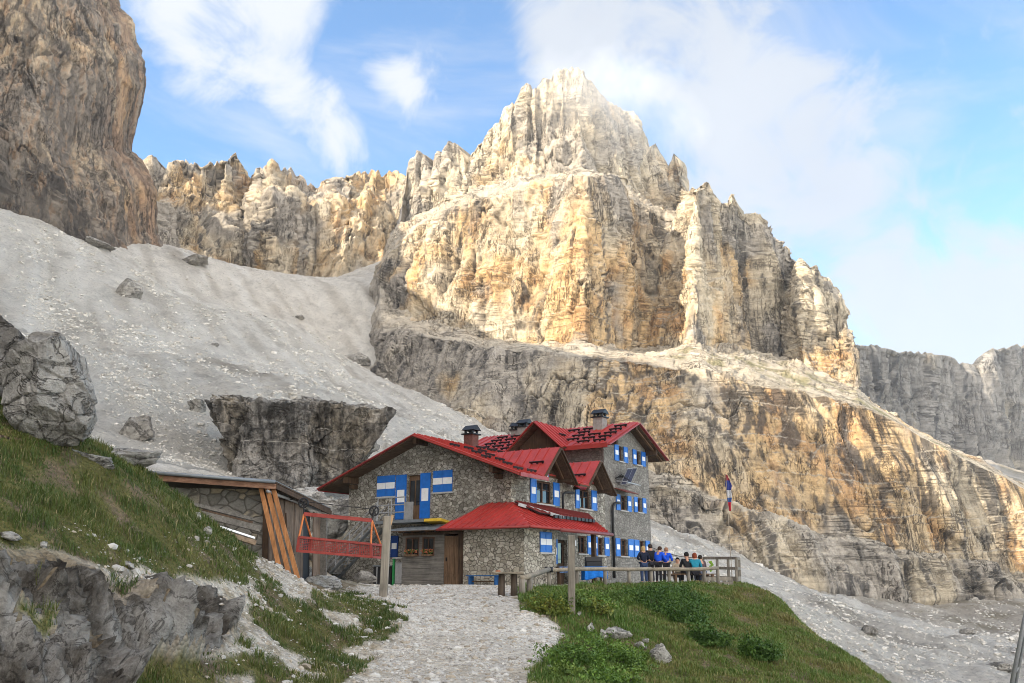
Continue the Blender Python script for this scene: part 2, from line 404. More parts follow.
def build_ground():
    # polar sheet round the standing point: fine where the photograph looks, coarse elsewhere, out past the mountains
    az = np.radians(np.concatenate([np.linspace(-178, -42, 70, endpoint=False), np.linspace(-42, 40, 720, endpoint=False), np.linspace(40, 182, 72)]))
    rr = np.concatenate([np.geomspace(.8, 7, 14, endpoint=False), np.geomspace(7, 60, 330, endpoint=False), np.geomspace(60, 460, 250, endpoint=False), np.geomspace(460, 1500, 16)])
    A, R = np.meshgrid(az, rr, indexing='ij')
    X, Y = R * np.sin(A), R * np.cos(A)
    Z = ground_base(X, Y)
    path, terr, rock, grass, px, py = masks(X, Y, Z)
    nm = near_mask(X, Y)
    roc = blur(rock.astype(float), 7)
    Nb = blur(grid_normals(np.stack([X, Y, blur(Z, 6)], -1)), 4); Nb = Nb * np.sign(Nb[..., 2:3])
    push = Nb * (roc * rock_bump(X + .6 * Z, Y - .6 * Z))[..., None]
    Z = Z + (1 - nm) * scree_rough(X, Y)
    flat = blur((path | terr).astype(float), 3)
    Z = Z + nm * (1 - flat) * (1 - roc) * (.16 * fbm(X * .45, Y * .45, 0, 4, 50) + .03 * fbm(X * 2.5, Y * 2.5, 0, 3, 51))
    Z = Z + nm * flat * (.025 * fbm(X * .9, Y * .9, 0, 4, 52))
    G = np.stack([X, Y, Z], -1) + push; Z = G[..., 2]
    nu, nv = X.shape
    faces = grid_faces(nu, nv)
    fm = lambda M: (M.reshape(-1)[faces].mean(1) > .5)
    fpath, frock = fm(path), fm(rock)
    ffar = fm((nm < .5) | (R > 62))
    # colours that belong to the ground itself (grass thatch, earth, gravel)
    V = G.reshape(-1, 3)
    grav = np.array((.58, .55, .50)); earth = np.array((.15, .115, .08)); thatch = np.array((.10, .095, .035))
    n = fbm(X * .8, Y * .8, 0, 4, 60)
    col = mixc(np.broadcast_to(grav, G.shape), np.array((.36, .33, .28)), sstep(-.3, .6, n) * .5)
    gsm = blur(grass.astype(float), 1)
    col = mixc(col, mixc(np.broadcast_to(thatch, G.shape), earth, sstep(0, .6, fbm(X * 1.3, Y * 1.3, 1, 3, 61))), gsm)
    # gravel mixed with soil and thin turf on the left bank
    mixed = nm * (1 - flat) * (1 - gsm) * (1 - roc)
    col = mixc(col, np.array((.24, .205, .145)), mixed * (.35 + .6 * sstep(-.2, .4, fbm(X * 2.2, Y * 2.2, 4, 4, 62))))
    # the lower path is earthier and trodden
    col = mixc(col, np.array((.36, .315, .24)), flat * nm * sstep(24, 15, Y) * (.25 + .6 * sstep(-.1, .5, fbm(X * 1.1, Y * .5, 6, 4, 66))))
    edge = flat * (1 - sstep(.2, .95, blur(flat, 6)))
    col = mixc(col, np.array((.27, .24, .17)), edge * sstep(-.2, .4, n))
    soil = nm * blur(roc, 6) * (1 - flat) * (1 - gsm)
    col = mixc(col, np.array((.12, .095, .065)), np.clip(soil * 1.6, 0, 1))
    col = mixc(col, np.array((.15, .12, .075)), nm * (1 - flat) * (1 - gsm) * sstep(-5, -6, X) * .8)
    # scree
    u = X * .86 + Y * .5; v = -X * .5 + Y * .86
    s1 = fbm(u / 5, v / 60, 0, 4, 63); s2 = fbm(u / 16, v / 50, 0, 4, 64)
    sc = mixc(np.broadcast_to(np.array((.74, .705, .64)), G.shape), np.array((.52, .48, .42)), sstep(-.1, .7, s1) * .75)
    sc = mixc(sc, np.array((.80, .775, .72)), sstep(.1, .7, -s1 + .4 * s2))
    sc = mixc(sc, np.array((.33, .29, .24)), sstep(.25, .7, s2) * .6)
    # thin turf among the boulders under the right-hand cliff
    tr = sstep(60, 95, X) * sstep(150, 185, Y) * sstep(0, .5, fbm(X / 14, Y / 5, 0, 4, 65))
    sc = mixc(sc, np.array((.19, .18, .10)), tr * .7)
    sc = mixc(sc, np.array((.36, .31, .25)), sstep(45, 90, X) * sstep(120, 180, Y) * .55)
    col = col * nm[..., None] + sc * (1 - nm[..., None])
    CC = col.reshape(-1, 3)
    def sub(name, fsel, mat):
        f = faces[fsel]; ids, inv = np.unique(f, return_inverse=True)
        return mesh_np(name, V[ids], inv.reshape(f.shape), mat, smooth=True, col=CC[ids])
    o = sub('scree_terrain', ffar & ~fpath & ~frock, mat_scree()); tag(o, 'pale grey scree sheet sweeping down round the hut from the cliffs', kind='structure')
    o = sub('path', fpath & ~ffar, mat_gravel('path_gravel')); tag(o, 'pale gravel footpath leading up to the hut', kind='structure')
    o = sub('bedrock_terrain', frock & ~ffar, mat_bedrock()); tag(o, 'bare dark grey rock ledges in the lower left corner', kind='structure')
    o = sub('ground', ~ffar & ~fpath & ~frock, mat_gravel('turf_ground')); tag(o, 'turf and gravel ground of the knoll and bank round the hut', kind='structure')
    # lift of the built surface, for anything set down on it
    def zfun(x, y):
        x = np.asarray(x, float); y = np.asarray(y, float)
        a = np.degrees(np.arctan2(x, y)); r = np.hypot(x, y)
        ia = np.interp(a, np.degrees(az), np.arange(nu)); ir = np.interp(r, rr, np.arange(nv))
        i = np.clip(ia.astype(int), 0, nu - 2); j = np.clip(ir.astype(int), 0, nv - 2); fa, fr = ia - i, ir - j
        return (Z[i, j] * (1 - fa) * (1 - fr) + Z[i + 1, j] * fa * (1 - fr) + Z[i, j + 1] * (1 - fa) * fr + Z[i + 1, j + 1] * fa * fr)
    return zfun
def mat_scree():
    s = NT('scree', .95, .1); v = s.coord()
    n0 = s.noise(v, .09, 6, .7); n1 = s.noise(v, .55, 8, .75); n2 = s.noise(v, 2.2, 6, .78)
    st = s.noise(s.coord((1, .16, .3), rot=(0, 0, math.radians(-30))), .35, 7, .7, .4)
    c = s.mix(s.attr(), s.ramp(n1, [(.33, .74), (.46, 1.0), (.68, 1.1)]), .8, 'MULTIPLY')
    c = s.mix(c, s.ramp(n2, [(.36, .68), (.45, 1), (.66, 1.1)]), .8, 'MULTIPLY')
    c = s.mix(c, s.ramp(st, [(.34, .76), (.48, 1), (.7, 1.08)]), .7, 'MULTIPLY')
    c = s.mix(c, s.ramp(n0, [(.35, .85), (.6, 1.06)]), .8, 'MULTIPLY')
    s.col(c); s.bump(s.math('ADD', s.math('MULTIPLY', n1, 1.6), s.math('MULTIPLY', n2, .7)), .8, 1.0)
    return s.m
def mat_gravel(name):
    s = NT(name, .95, .1); v = s.coord()
    vo = s.vor(v, 16); vo2 = s.vor(v, 6.5); n1 = s.noise(v, 1.6, 6, .7); n2 = s.noise(v, 28, 4, .7)
    stone = s.ramp(vo.outputs['Color'], [(.1, .62), (.5, 1), (.9, 1.22)])
    c = s.mix(s.attr(), stone, .75, 'MULTIPLY')
    c = s.mix(c, s.ramp(n1, [(.3, .75), (.55, 1), (.75, 1.12)]), .9, 'MULTIPLY')
    c = s.mix(c, s.ramp(n2, [(.3, .6), (.5, 1), (.7, 1.15)]), .6, 'MULTIPLY')
    s.col(c); s.bump(s.math('ADD', s.math('SUBTRACT', 1, vo.outputs['Distance']), s.math('MULTIPLY', s.math('SUBTRACT', 1, vo2.outputs['Distance']), 1.3)), .05, .8)
    return s.m
def mat_bedrock(name='bedrock', sc=1.0, dark=1.0, lichen=True):
    s = NT(name, .92, .15); v = s.coord((sc, sc, sc))
    n1 = s.noise(v, .9, 8, .68, .5); n2 = s.noise(v, 4.5, 8, .75, .3); n3 = s.noise(v, 22, 6, .75)
    mus = s.math('ABSOLUTE', s.math('SUBTRACT', s.noise(v, 1.7, 4, .6, 1.2), .5))
    c = s.ramp(n1, [(.36, (.06 * dark, .05 * dark, .04 * dark)), (.45, (.19 * dark, .172 * dark, .148 * dark)), (.54, (.40 * dark, .38 * dark, .35 * dark)), (.68, (.60 * dark, .58 * dark, .545 * dark))])
    c = s.mix(c, s.ramp(n2, [(.32, .3), (.46, .9), (.66, 1.25)]), .85, 'MULTIPLY')
    c = s.mix(c, s.ramp(n3, [(.3, .55), (.5, 1), (.72, 1.25)]), .7, 'MULTIPLY')
    if lichen:
        c = s.mix(c, (.16, .095, .04), s.ramp(s.noise(v, .7, 5, .6, .8), [(.58, 0), (.7, .6)]))
    c = s.mix((.04, .035, .03), c, s.ramp(mus, [(0, .25), (.022, 1)]))
    s.col(c)
    s.bump(s.math('ADD', s.math('ADD', s.math('MULTIPLY', n1, 1.0), s.math('MULTIPLY', n2, .5)), s.math('MULTIPLY', n3, .22)), .55 / sc, 1.0)
    return s.m
# ---------------------------------------------------------------- mountains
def rock_disp(P, A=1.0, sc=1.0, s=0, vert=.16, wall=False):
    """metres of relief for rock faces: buttresses and gullies, joint blocks, beds, roughness; also the pieces that colour uses"""
    x, y, z = P[..., 0] / sc, P[..., 1] / sc, P[..., 2] / sc
    wx = 3.0 * fbm(x / 16, y / 16, z / 40, 3, s + 70); wz = 4 * fbm(x / 40, y / 40, z / 40, 2, s + 71)
    X, Y_, Z = x + wx, y + .7 * wx, z + wz
    b0 = fbm(X / 30, Y_ / 30, Z / 30 * vert, 3, s + 72, .5)
    but = 2 * np.abs(b0)          # rounded pillars parted by sharp clefts
    p0 = fbm(X / 10, Y_ / 10, Z / 10 * vert, 3, s + 79, .5); pil = 2 * np.abs(p0)
    f1, f2, r = worley(X / 12, Y_ / 12, Z / 12 * .33, s + 73)
    g1, g2, q = worley(X / 4.2, Y_ / 4.2, Z / 4.2 * .5, s + 74)
    k1, k2, t = worley(X / 1.7, Y_ / 1.7, Z / 1.7 * .8, s + 76)
    bed = (Z / 8.5 + .3 * pn(X / 30, Y_ / 30, 0, s + 75)); fb = bed - np.floor(bed)
    bed2 = Z / 2.1 + .35 * pn(X / 20, Y_ / 20, 0, s + 77); fb2 = bed2 - np.floor(bed2)
    hb = sstep(-.1, .3, fbm(X / 25, Y_ / 25, Z / 12, 3, s + 68))
    cl = fbm(X / 13, Y_ / 13, Z / 13 * .1, 3, s + 69, .5)
    crack = (1 - sstep(.0, .035, np.abs(cl))) * sstep(-.1, .25, fbm(X / 20, Y_ / 20, Z / 20, 2, s + 67))
    fine = fbm(x / 2.0, y / 2.0, z / 3, 5, s + 78, .62)
    d = 5.0 * (but - .5) + 1.9 * (pil - .4) + 2.6 * (r - .5) + 1.3 * (q - .5) + .5 * (t - .5) + (.4 + 1.2 * hb) * (fb - .5) + (.15 + .45 * hb) * (fb2 - .5) - 2.8 * crack + .5 * fine
    if wall:   # one sheer planar wall: shallow ribs and joints only
        d = 1.4 * (but - .5) + .7 * (pil - .4) + 1.5 * (r - .5) + 1.0 * (q - .5) + .55 * (t - .5) - 1.4 * crack + .4 * fine
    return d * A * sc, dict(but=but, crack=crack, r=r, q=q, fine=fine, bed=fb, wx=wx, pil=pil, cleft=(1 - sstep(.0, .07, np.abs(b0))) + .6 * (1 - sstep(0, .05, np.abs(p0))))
def rock_colours(P, N, E, k, s=0, top=None, grey=0.0, pale=0.0, orange=0.0, streak=.6):
    """bare limestone: grey, cream, yellow and rusty faces, black water streaks hanging down from ledges, pale debris on ledges"""
    x, y, z = P[..., 0] / k, P[..., 1] / k, P[..., 2] / k
    n = fbm(x / 30, y / 30, z / 45, 4, s + 90); n2 = fbm(x / 9, y / 9, z / 14, 4, s + 91)
    cream, yellow, rust, gr = np.array((.56, .48, .36)), np.array((.62, .43, .225)), np.array((.52, .31, .155)), np.array((.37, .335, .29))
    c = mixc(np.broadcast_to(cream, P.shape), yellow, sstep(-.3, .6, n + .5 * n2 + orange) * .9)
    c = mixc(c, rust, sstep(.15, .75, n2 + .5 * n + orange * .8 - .15) * .75)
    c = mixc(c, gr, sstep(-.1, .45, fbm(x / 22, y / 22, z / 30, 4, s + 92) + grey))
    c = mixc(c, np.array((.56, .50, .405)), np.clip(pale, 0, 1))
    st = fbm(x / 2.6 + .4 * E['wx'], y / 2.6, z / 55, 4, s + 93, .6) + .5 * fbm(x / 12, y / 12, z / 40, 2, s + 94)
    cr = np.abs(fbm(x / 3.2 + .3 * E['wx'], y / 3.2, z / 26, 3, s + 96)); cr2 = np.abs(fbm(x / 14, y / 14, z / 2.6 + .2 * E['wx'], 3, s + 97))
    thin = np.maximum((1 - sstep(.0, .045, cr)) * sstep(-.2, .3, n2), (1 - sstep(0, .05, cr2)) * sstep(-.1, .4, n) * .8)
    m = sstep(.1, .55, st - .42 + streak)
    c = mixc(c, np.array((.075, .072, .072)), m * .82 * (1 - np.clip(pale, 0, 1) * .6))
    c = mixc(c, np.array((.10, .095, .09)), E['crack'] * .6)
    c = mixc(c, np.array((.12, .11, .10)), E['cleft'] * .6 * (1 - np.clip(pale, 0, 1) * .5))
    c = mixc(c, np.array((.13, .115, .10)), thin * .6)
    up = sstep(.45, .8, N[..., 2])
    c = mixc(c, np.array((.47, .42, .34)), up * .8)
    c = c * (1 + .22 * (E['q'] - .5) + .2 * (E['r'] - .5) + .18 * E['fine'])[..., None]
    return np.clip(c, .02, .9)
def mat_rock(name, sc=1.0, bump=.5, vert=.10, beds=.6):
    s = NT(name, .95, .12)
    v = s.coord((1 / sc, 1 / sc, .40 / sc)); w = s.coord((1 / sc, 1 / sc, 1 / sc)); vv = s.coord((1 / sc, 1 / sc, vert / sc)); hh = s.coord((.10 / sc, .10 / sc, 1.5 / sc))
    n1 = s.noise(v, .55, 10, .74, .3); n2 = s.noise(w, 1.7, 8, .75)
    def lines(vec, scale, width, dist, gate, lo, hi):
        l = s.math('ABSOLUTE', s.math('SUBTRACT', s.noise(vec, scale, 5, .62, dist), .5))
        l = s.ramp(l, [(0, 1), (width, 0)])
        return s.math('MULTIPLY', l, s.ramp(s.noise(w, gate, 3, .6), [(lo, 0), (hi, 1)]))
    k1 = lines(vv, .28, .022, .5, .06, .46, .58); k2 = lines(hh, .30, .022, .4, .05, .46, .6); k3 = lines(v, .5, .02, .7, .12, .45, .6)
    bed = s.ramp(s.noise(hh, .8, 6, .7, .25), [(.36, .55), (.47, 1), (.56, .97), (.66, 1.16)])
    c = s.mix(s.attr(), s.ramp(n1, [(.32, .62), (.46, 1.0), (.70, 1.2)]), .75, 'MULTIPLY')
    c = s.mix(c, s.ramp(n2, [(.34, .68), (.48, 1), (.68, 1.14)]), .7, 'MULTIPLY')
    c = s.mix(c, bed, beds, 'MULTIPLY')
    k = s.math('MAXIMUM', s.math('MAXIMUM', k1, s.math('MULTIPLY', k2, min(1, beds * 1.6))), k3)
    c = s.mix(c, (.055, .048, .042), s.math('MULTIPLY', k, .82))
    s.col(c)
    h = s.math('ADD', s.math('ADD', s.math('MULTIPLY', n1, 1.5), s.math('MULTIPLY', n2, .55)), s.math('MULTIPLY', bed, .8 * beds))
    s.bump(s.math('SUBTRACT', h, s.math('MULTIPLY', k, .8)), bump * sc * 1.25, 1.0)
    return s.m
def lerp_rows(us, rows, counts):
    """rows: control polylines (px, py, Y); returns grid [u, v, 3] and the row number (fractional) of every v"""
    L = []
    for r in rows:
        r = np.array(r, float)
        L.append(at(us, np.interp(us, r[:, 0], r[:, 1]), np.interp(us, r[:, 0], r[:, 2])))
    G, K = [], []
    for k in range(len(L) - 1):
        for i in range(counts[k]):
            t = i / counts[k]; G.append(L[k] * (1 - t) + L[k + 1] * t); K.append(k + t)
    G.append(L[-1]); K.append(len(L) - 1)
    return np.stack(G, 1), np.array(K)
def build_cliff(name, label, G, K, mat, A, sc, seed, colour, amp=None, nb=3, wall=False, post=None, add=None):
    B = blur(G, nb); N0 = grid_normals(B)
    # relief is pushed out towards the open side
    flip = np.sign((N0 * -B).sum(-1).mean()); N0 = N0 * flip
    d, E = rock_disp(G, A, sc, seed, .03 if wall else .13, wall)
    if amp is not None: d = d * amp
    if add is not None: d = d + add
    H = G + N0 * d[..., None]
    if post is not None: H = post(H)
    N = grid_normals(H); N = N * np.sign((N * N0).sum(-1, keepdims=True))
    col = colour(G, N, E, K)
    o = mesh_np(name, H.reshape(-1, 3), grid_faces(*H.shape[:2]), mat, smooth=True, col=col.reshape(-1, 3))
    return tag(o, label, kind='structure')
def jag(row, a, x0, x1, s):
    # broken skyline: small teeth and notches on a ridge line between x0 and x1
    r = np.array(row, float); xs = np.unique(np.concatenate([r[:, 0], np.arange(x0, x1, 1.5)]))
    py = np.interp(xs, r[:, 0], r[:, 1]); Y = np.interp(xs, r[:, 0], r[:, 2])
    w = sstep(x0, x0 + 6, xs) * sstep(x1, x1 - 6, xs)
    n = np.abs(pn(xs / 7, s, .5, 5)) * 1.3 + .6 * np.abs(pn(xs / 2.6, s, 2.5, 6)) - .5
    return list(zip(xs, py + a * w * n, Y + a * .8 * w * pn(xs / 5, s, 7.5, 7)))
def build_mountains():
    # ---- main massif: rows from the foot of the dark band up to the summit
    foot = [(356, 352, 312), (365, 352, 300), (373, 369, 286), (395, 386, 270), (420, 403, 258), (450, 420, 246), (491, 428, 235), (560, 462, 222), (620, 503, 205), (652, 524, 198), (730, 557, 196), (806, 587, 200), (841, 594, 202), (906, 605, 208), (951, 595, 217), (1024, 598, 225), (1100, 602, 236)]
    def shift(row, dpy, dY): return [(a, b + dpy, c + dY) for a, b, c in row]
    below = shift(foot, 26, 3)
    lip1 = [(356, 350, 313), (365, 350, 302), (395, 383, 272), (450, 415, 249), (491, 424, 238), (560, 452, 225), (620, 474, 210), (652, 482, 204), (700, 498, 202), (730, 509, 202), (800, 531, 205), (860, 545, 208), (900, 556, 212), (951, 563, 221), (1000, 572, 228), (1100, 592, 240)]
    in1 = [(356, 349, 314), (365, 349, 304), (395, 381, 274), (450, 412, 252), (491, 420, 242), (560, 444, 232), (620, 464, 220), (652, 471, 214), (700, 490, 211), (730, 502, 210), (800, 525, 211), (900, 550, 217), (1000, 567, 232), (1100, 587, 244)]
    lip2 = [(356, 342, 318), (365, 338, 312), (380, 334, 296), (420, 334, 274), (480, 346, 258), (560, 354, 243), (600, 357, 238), (650, 363, 229), (700, 371, 225), (760, 385, 225), (800, 392, 226), (860, 405, 228), (900, 425, 231), (940, 447, 235), (1000, 476, 244), (1024, 488, 248), (1100, 524, 260)]
    wfoot = [(356, 338, 330), (370, 310, 338), (380, 284, 338), (395, 305, 326), (420, 322, 312), (480, 338, 296), (560, 345, 279), (584, 346, 274), (600, 347, 284), (620, 349, 300), (640, 350, 314), (652, 350, 312), (672, 348, 300), (690, 346, 290), (698, 345, 290), (720, 345, 310), (760, 350, 336), (785, 358, 336), (800, 364, 318), (830, 378, 318), (857, 391, 300), (870, 403, 290), (900, 423, 262), (940, 445, 258), (1000, 474, 264), (1100, 522, 278)]
    wtop = [(356, 330, 340), (370, 300, 345), (380, 274, 342), (395, 249, 338), (420, 226, 330), (445, 212, 322), (470, 199, 315), (500, 196, 313), (540, 185, 302), (575, 178, 291), (588, 177, 289), (600, 182, 300), (620, 192, 316), (645, 206, 332), (665, 216, 336), (680, 217, 330), (687, 196, 316), (692, 189, 306), (700, 185, 303), (712, 191, 313), (722, 205, 323), (728, 204, 326), (733, 196, 328), (738, 205, 331), (742, 214, 334), (760, 231, 345), (780, 252, 358), (786, 262, 356), (792, 262, 345), (802, 262, 338), (815, 268, 342), (825, 280, 345), (838, 292, 346), (842, 312, 340), (847, 330, 330), (852, 338, 320), (857, 352, 312), (859, 394, 300), (870, 402, 291), (900, 422, 264), (940, 444, 260), (1000, 473, 266), (1100, 521, 280)]
    tin = [(356, 329, 342), (370, 299, 347), (380, 273, 350), (395, 246, 376), (405, 224, 394), (430, 212, 398), (470, 195, 394), (540, 178, 382), (580, 174, 380), (620, 186, 402), (645, 200, 420), (665, 208, 432), (678, 210, 436)] + [(a, b, c + 4) for a, b, c in wtop if a > 681]
    top = [(356, 328, 344), (370, 298, 349), (380, 272, 352), (396, 244, 376), (403, 200, 400), (407, 170, 408), (410, 162, 409), (413, 154, 409), (418, 152, 409), (424, 158, 409), (430, 168, 410), (435, 168, 410), (438, 152, 410), (446, 142, 410), (455, 144, 410), (462, 152, 410), (467, 160, 410), (476, 148, 412), (490, 132, 410), (504, 118, 408), (516, 106, 406), (522, 92, 404), (527, 85, 403), (531, 94, 404), (540, 82, 402), (552, 71, 398), (563, 67, 395), (575, 71, 397), (588, 80, 402), (604, 97, 414), (620, 107, 426), (632, 115, 434), (640, 130, 440), (648, 147, 446), (654, 146, 448), (662, 158, 452), (668, 172, 454), (673, 156, 452), (677, 158, 450), (681, 176, 444), (685, 188, 428)] + [(a, b - .5, c + 9) for a, b, c in wtop if a > 686]
    top = jag(top, 7, 400, 684, 1.3); wtop0 = wtop; wtop = jag(wtop, 4, 684, 856, 2.7); tail = [(a, b - .5, c + 9) for a, b, c in wtop if a > 686]; top = [q for q in top if q[0] < 686] + tail; tin = [q for q in tin if q[0] < 681] + [(a, b, c + 4) for a, b, c in wtop if a > 684]
    us = np.arange(356, 1100, 1.0)
    rows = [below, foot, lip1, in1, lip2, wfoot, wtop, tin, top]
    G, K = lerp_rows(us, rows, [8, 70, 10, 126, 26, 176, 16, 130])
    # back of the massif
    last = G[:, -1]
    G = np.concatenate([G, np.stack([last + (6, 14, 1.5), last + (10, 40, -22), last + (30, 110, -100)], 1)], 1)
    K = np.concatenate([K, [8.3, 8.6, 9]])
    PX = us[:, None]
    amp = np.interp(K, [0, .9, 1.4, 2, 3, 3.4, 3.9, 4.5, 5, 5.4, 5.9, 6.1, 7, 7.3, 7.85, 8, 9], [.3, .4, .7, .6, .4, .5, .35, .25, .5, .9, .7, .45, .6, 1.0, .6, .3, .2])[None] * np.ones_like(PX)
    amp = amp * (1 - .45 * sstep(40, 0, PX - 356))
    amp = amp * (1 - .7 * sstep(855, 875, PX) * sstep(3.7, 4.0, K)[None])
    def colour(P, N, E, K):
        k = K[None] * np.ones((len(us), 1)); px = PX * np.ones_like(k)
        band = (k > 2.9) & (k < 4.1); low = k <= 2.9; wall = (k > 4.8) & (k < 6.05); peak = k >= 6.05
        grey = np.where(low, .4, np.where(band, np.interp(px, [360, 480, 580, 640, 1100], [.8, .55, .1, -.35, -.3]), np.where(wall, np.interp(px, [380, 420, 470, 560, 640, 690, 700, 860], [.1, -.1, -.3, -.4, -.15, -.2, 0, 0]), .05)))
        grey = grey + np.where(wall, np.interp(k, [5, 5.55, 5.8, 6], [-.05, 0, .25, .3]), 0)
        orange = np.where(band, np.interp(px, [360, 580, 650, 760, 1100], [-.6, -.2, .2, .3, .3]), np.where(wall, np.interp(px, [380, 460, 640, 700, 860], [.1, .25, .2, 0, -.1]), -.3))
        orange = orange - np.where(wall, np.interp(k, [5.4, 5.9], [0, .35]), 0)
        pale = np.where(peak, .15, 0) + np.where((k > 4.05) & (k < 4.95), .5, 0)
        # streaks hang from the lip of each band and thin out downwards
        depth = np.where(band, np.interp(k, [3, 3.5, 4], [.12, .34, .5]), np.where(low, .42, np.where(wall, np.interp(k, [5, 5.6, 6], [.02, .1, .3]), .02)))
        depth = depth + np.where(band, np.interp(px, [600, 700, 800, 1000], [-.05, .1, .26, .28]), 0)
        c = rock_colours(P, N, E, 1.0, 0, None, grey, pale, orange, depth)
        turf = sstep(4.05, 4.3, k) * sstep(4.95, 4.6, k) * sstep(640, 700, px) * sstep(-.05, .3, fbm(P[..., 0] / 9, P[..., 1] / 9, 0, 4, 95))
        return mixc(c, np.array((.22, .21, .09)), turf * .65)
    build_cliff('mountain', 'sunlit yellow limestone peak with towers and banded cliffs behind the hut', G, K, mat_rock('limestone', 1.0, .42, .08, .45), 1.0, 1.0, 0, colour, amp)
    # ---- ridge closing the corrie
    foot = [(130, 262, 372), (160, 252, 384), (176, 258, 396), (200, 266, 400), (232, 274, 420), (246, 276, 444), (256, 278, 428), (272, 282, 408), (292, 283, 410), (302, 284, 428), (345, 282, 432), (380, 274, 438), (405, 262, 445), (440, 262, 450)]
    mid = [(130, 200, 400), (160, 205, 398), (176, 210, 408), (200, 214, 418), (228, 212, 432), (244, 226, 452), (254, 222, 432), (272, 205, 416), (290, 200, 420), (300, 212, 436), (318, 208, 430), (345, 212, 448), (380, 205, 455), (440, 205, 455)]
    top = [(130, 168, 420), (146, 160, 420), (154, 158, 420), (160, 166, 421), (164, 170, 422), (170, 164, 424), (180, 160, 426), (190, 163, 428), (200, 165, 431), (214, 163, 435), (226, 160, 440), (233, 156, 442), (240, 165, 450), (246, 178, 466), (250, 182, 462), (255, 170, 448), (262, 165, 440), (270, 163, 436), (276, 162, 438), (285, 170, 442), (290, 167, 444), (296, 173, 450), (302, 180, 455), (312, 187, 460), (322, 185, 462), (340, 180, 465), (355, 175, 468), (375, 171, 470), (390, 174, 470), (402, 180, 470), (440, 190, 470)]
    top = jag(top, 9, 140, 410, 4.1)
    us = np.arange(130, 440, 1.0)
    G, K = lerp_rows(us, [shift(foot, 14, 0), foot, mid, top], [6, 80, 60])
    last = G[:, -1]; G = np.concatenate([G, np.stack([last + (0, 14, 0), last + (0, 50, -40)], 1)], 1); K = np.concatenate([K, [3.4, 4]])
    amp = np.interp(K, [0, 1, 1.5, 2.6, 2.9, 3, 4], [.4, .8, 1.5, 1.2, .6, .35, .3])[None]
    px2 = us[:, None]
    build_cliff('mountain', 'jagged sunlit ridge of pale towers closing the scree bowl', G, K, mat_rock('ridge_limestone', 1.1, .4, .08, .2), 1.0, 1.15, 7,
                lambda P, N, E, K: rock_colours(P, N, E, 1.1, 7, None, .06, .05, .0, .08), amp)
    # ---- the big dark wall on the left: its foot runs past the photographer, out of the picture
    offF = [(-70, -420, -60), (-120, -260, -20), (-150, -120, 15), (-160, 0, 45), (-160, 90, 75), (-150, 160, 90)]
    offT = [(-120, -430, 60), (-160, -270, 170), (-185, -130, 238), (-190, -10, 238), (-185, 70, 210), (-172, 158, 188)]
    ts = [0, .3, .58, .8, 1.0]; ys = [226, 236, 262, 288, 318]; fy = [205, 226, 242, 246, 250]
    edge = [(262, 166), (250, 166), (232, 160), (190, 160), (178, 154), (165, 147), (150, 136), (128, 138), (110, 142), (85, 148), (62, 147), (48, 140), (40, 135), (24, 134), (18, 130), (10, 123), (0, 120), (-60, 110), (-100, 104)]
    ey = np.array([e[0] for e in edge], float)[::-1]; ex = np.array([e[1] for e in edge], float)[::-1]
    nr = 190; nc = 190
    tt = np.linspace(0, 1, nc); rr_ = np.linspace(0, 1, nr)
    T, Rr = np.meshgrid(tt, rr_, indexing='ij')
    fpy = np.interp(T, ts, fy) + 14; tpy = np.interp(T, [0, .6, 1], [-30, -30, -30])
    py = fpy * (1 - Rr) + tpy * Rr
    vis = at(np.interp(py, ey, ex) * T, py, np.interp(T, ts, ys) + 26 * Rr * (1 - .6 * T))
    oF, oT = np.array(offF, float), np.array(offT, float)
    n_off = 110
    so = np.linspace(0, len(offF) - 1, n_off)
    ip = lambda Q: np.stack([np.interp(so, range(len(Q)), Q[:, i]) for i in range(3)], -1)
    a, b = ip(np.vstack([oF])), ip(np.vstack([oT]))
    off = a[:, None] * (1 - rr_[None, :, None]) + b[:, None] * rr_[None, :, None]
    e0 = vis[-1]
    back = np.stack([e0 + (-6 * i - .8 * i * i, 9 * i, -1.2 * i * rr_) if False else e0 + np.array([-5 * i - .5 * i * i, 8 * i, 0]) - np.array([0, 0, 1.0]) * (7.0 * i * rr_)[:, None] for i in range(1, 14)], 0)
    gap0, gap1 = off[-1], vis[0]
    gap = np.stack([gap0 * (1 - t) + gap1 * t for t in np.linspace(0, 1, 16)[1:-1]], 0)
    G = np.concatenate([off, gap, vis, back], 0)
    lastr = G[:, -1]
    G = np.concatenate([G, np.stack([lastr + (-25, 5, 6), lastr + (-80, 10, -20), lastr + (-160, 10, -140)], 1)], 1)
    K = np.concatenate([rr_, [1.1, 1.2, 1.3]])
    amp = np.interp(K, [0, .1, .2, 1.3], [.4, .9, 1, 1])[None] * np.ones((len(G), 1))
    i0, i1 = n_off + 14, n_off + 14 + nc
    amp[i1 - 30:i1 + 8] *= .7
    jj = np.arange(len(G))[:, None] * np.ones((1, len(K)))
    thr = np.clip(.36 * (1 - (jj - i0) / (nc * .8)), .0, .36) + .02 * pn(G[..., 1] / 9, G[..., 2] / 9, 0, 99)
    lowmask = sstep(.012, -.012, K[None] - thr)      # the darker blocky plinth under a pale slanting ledge
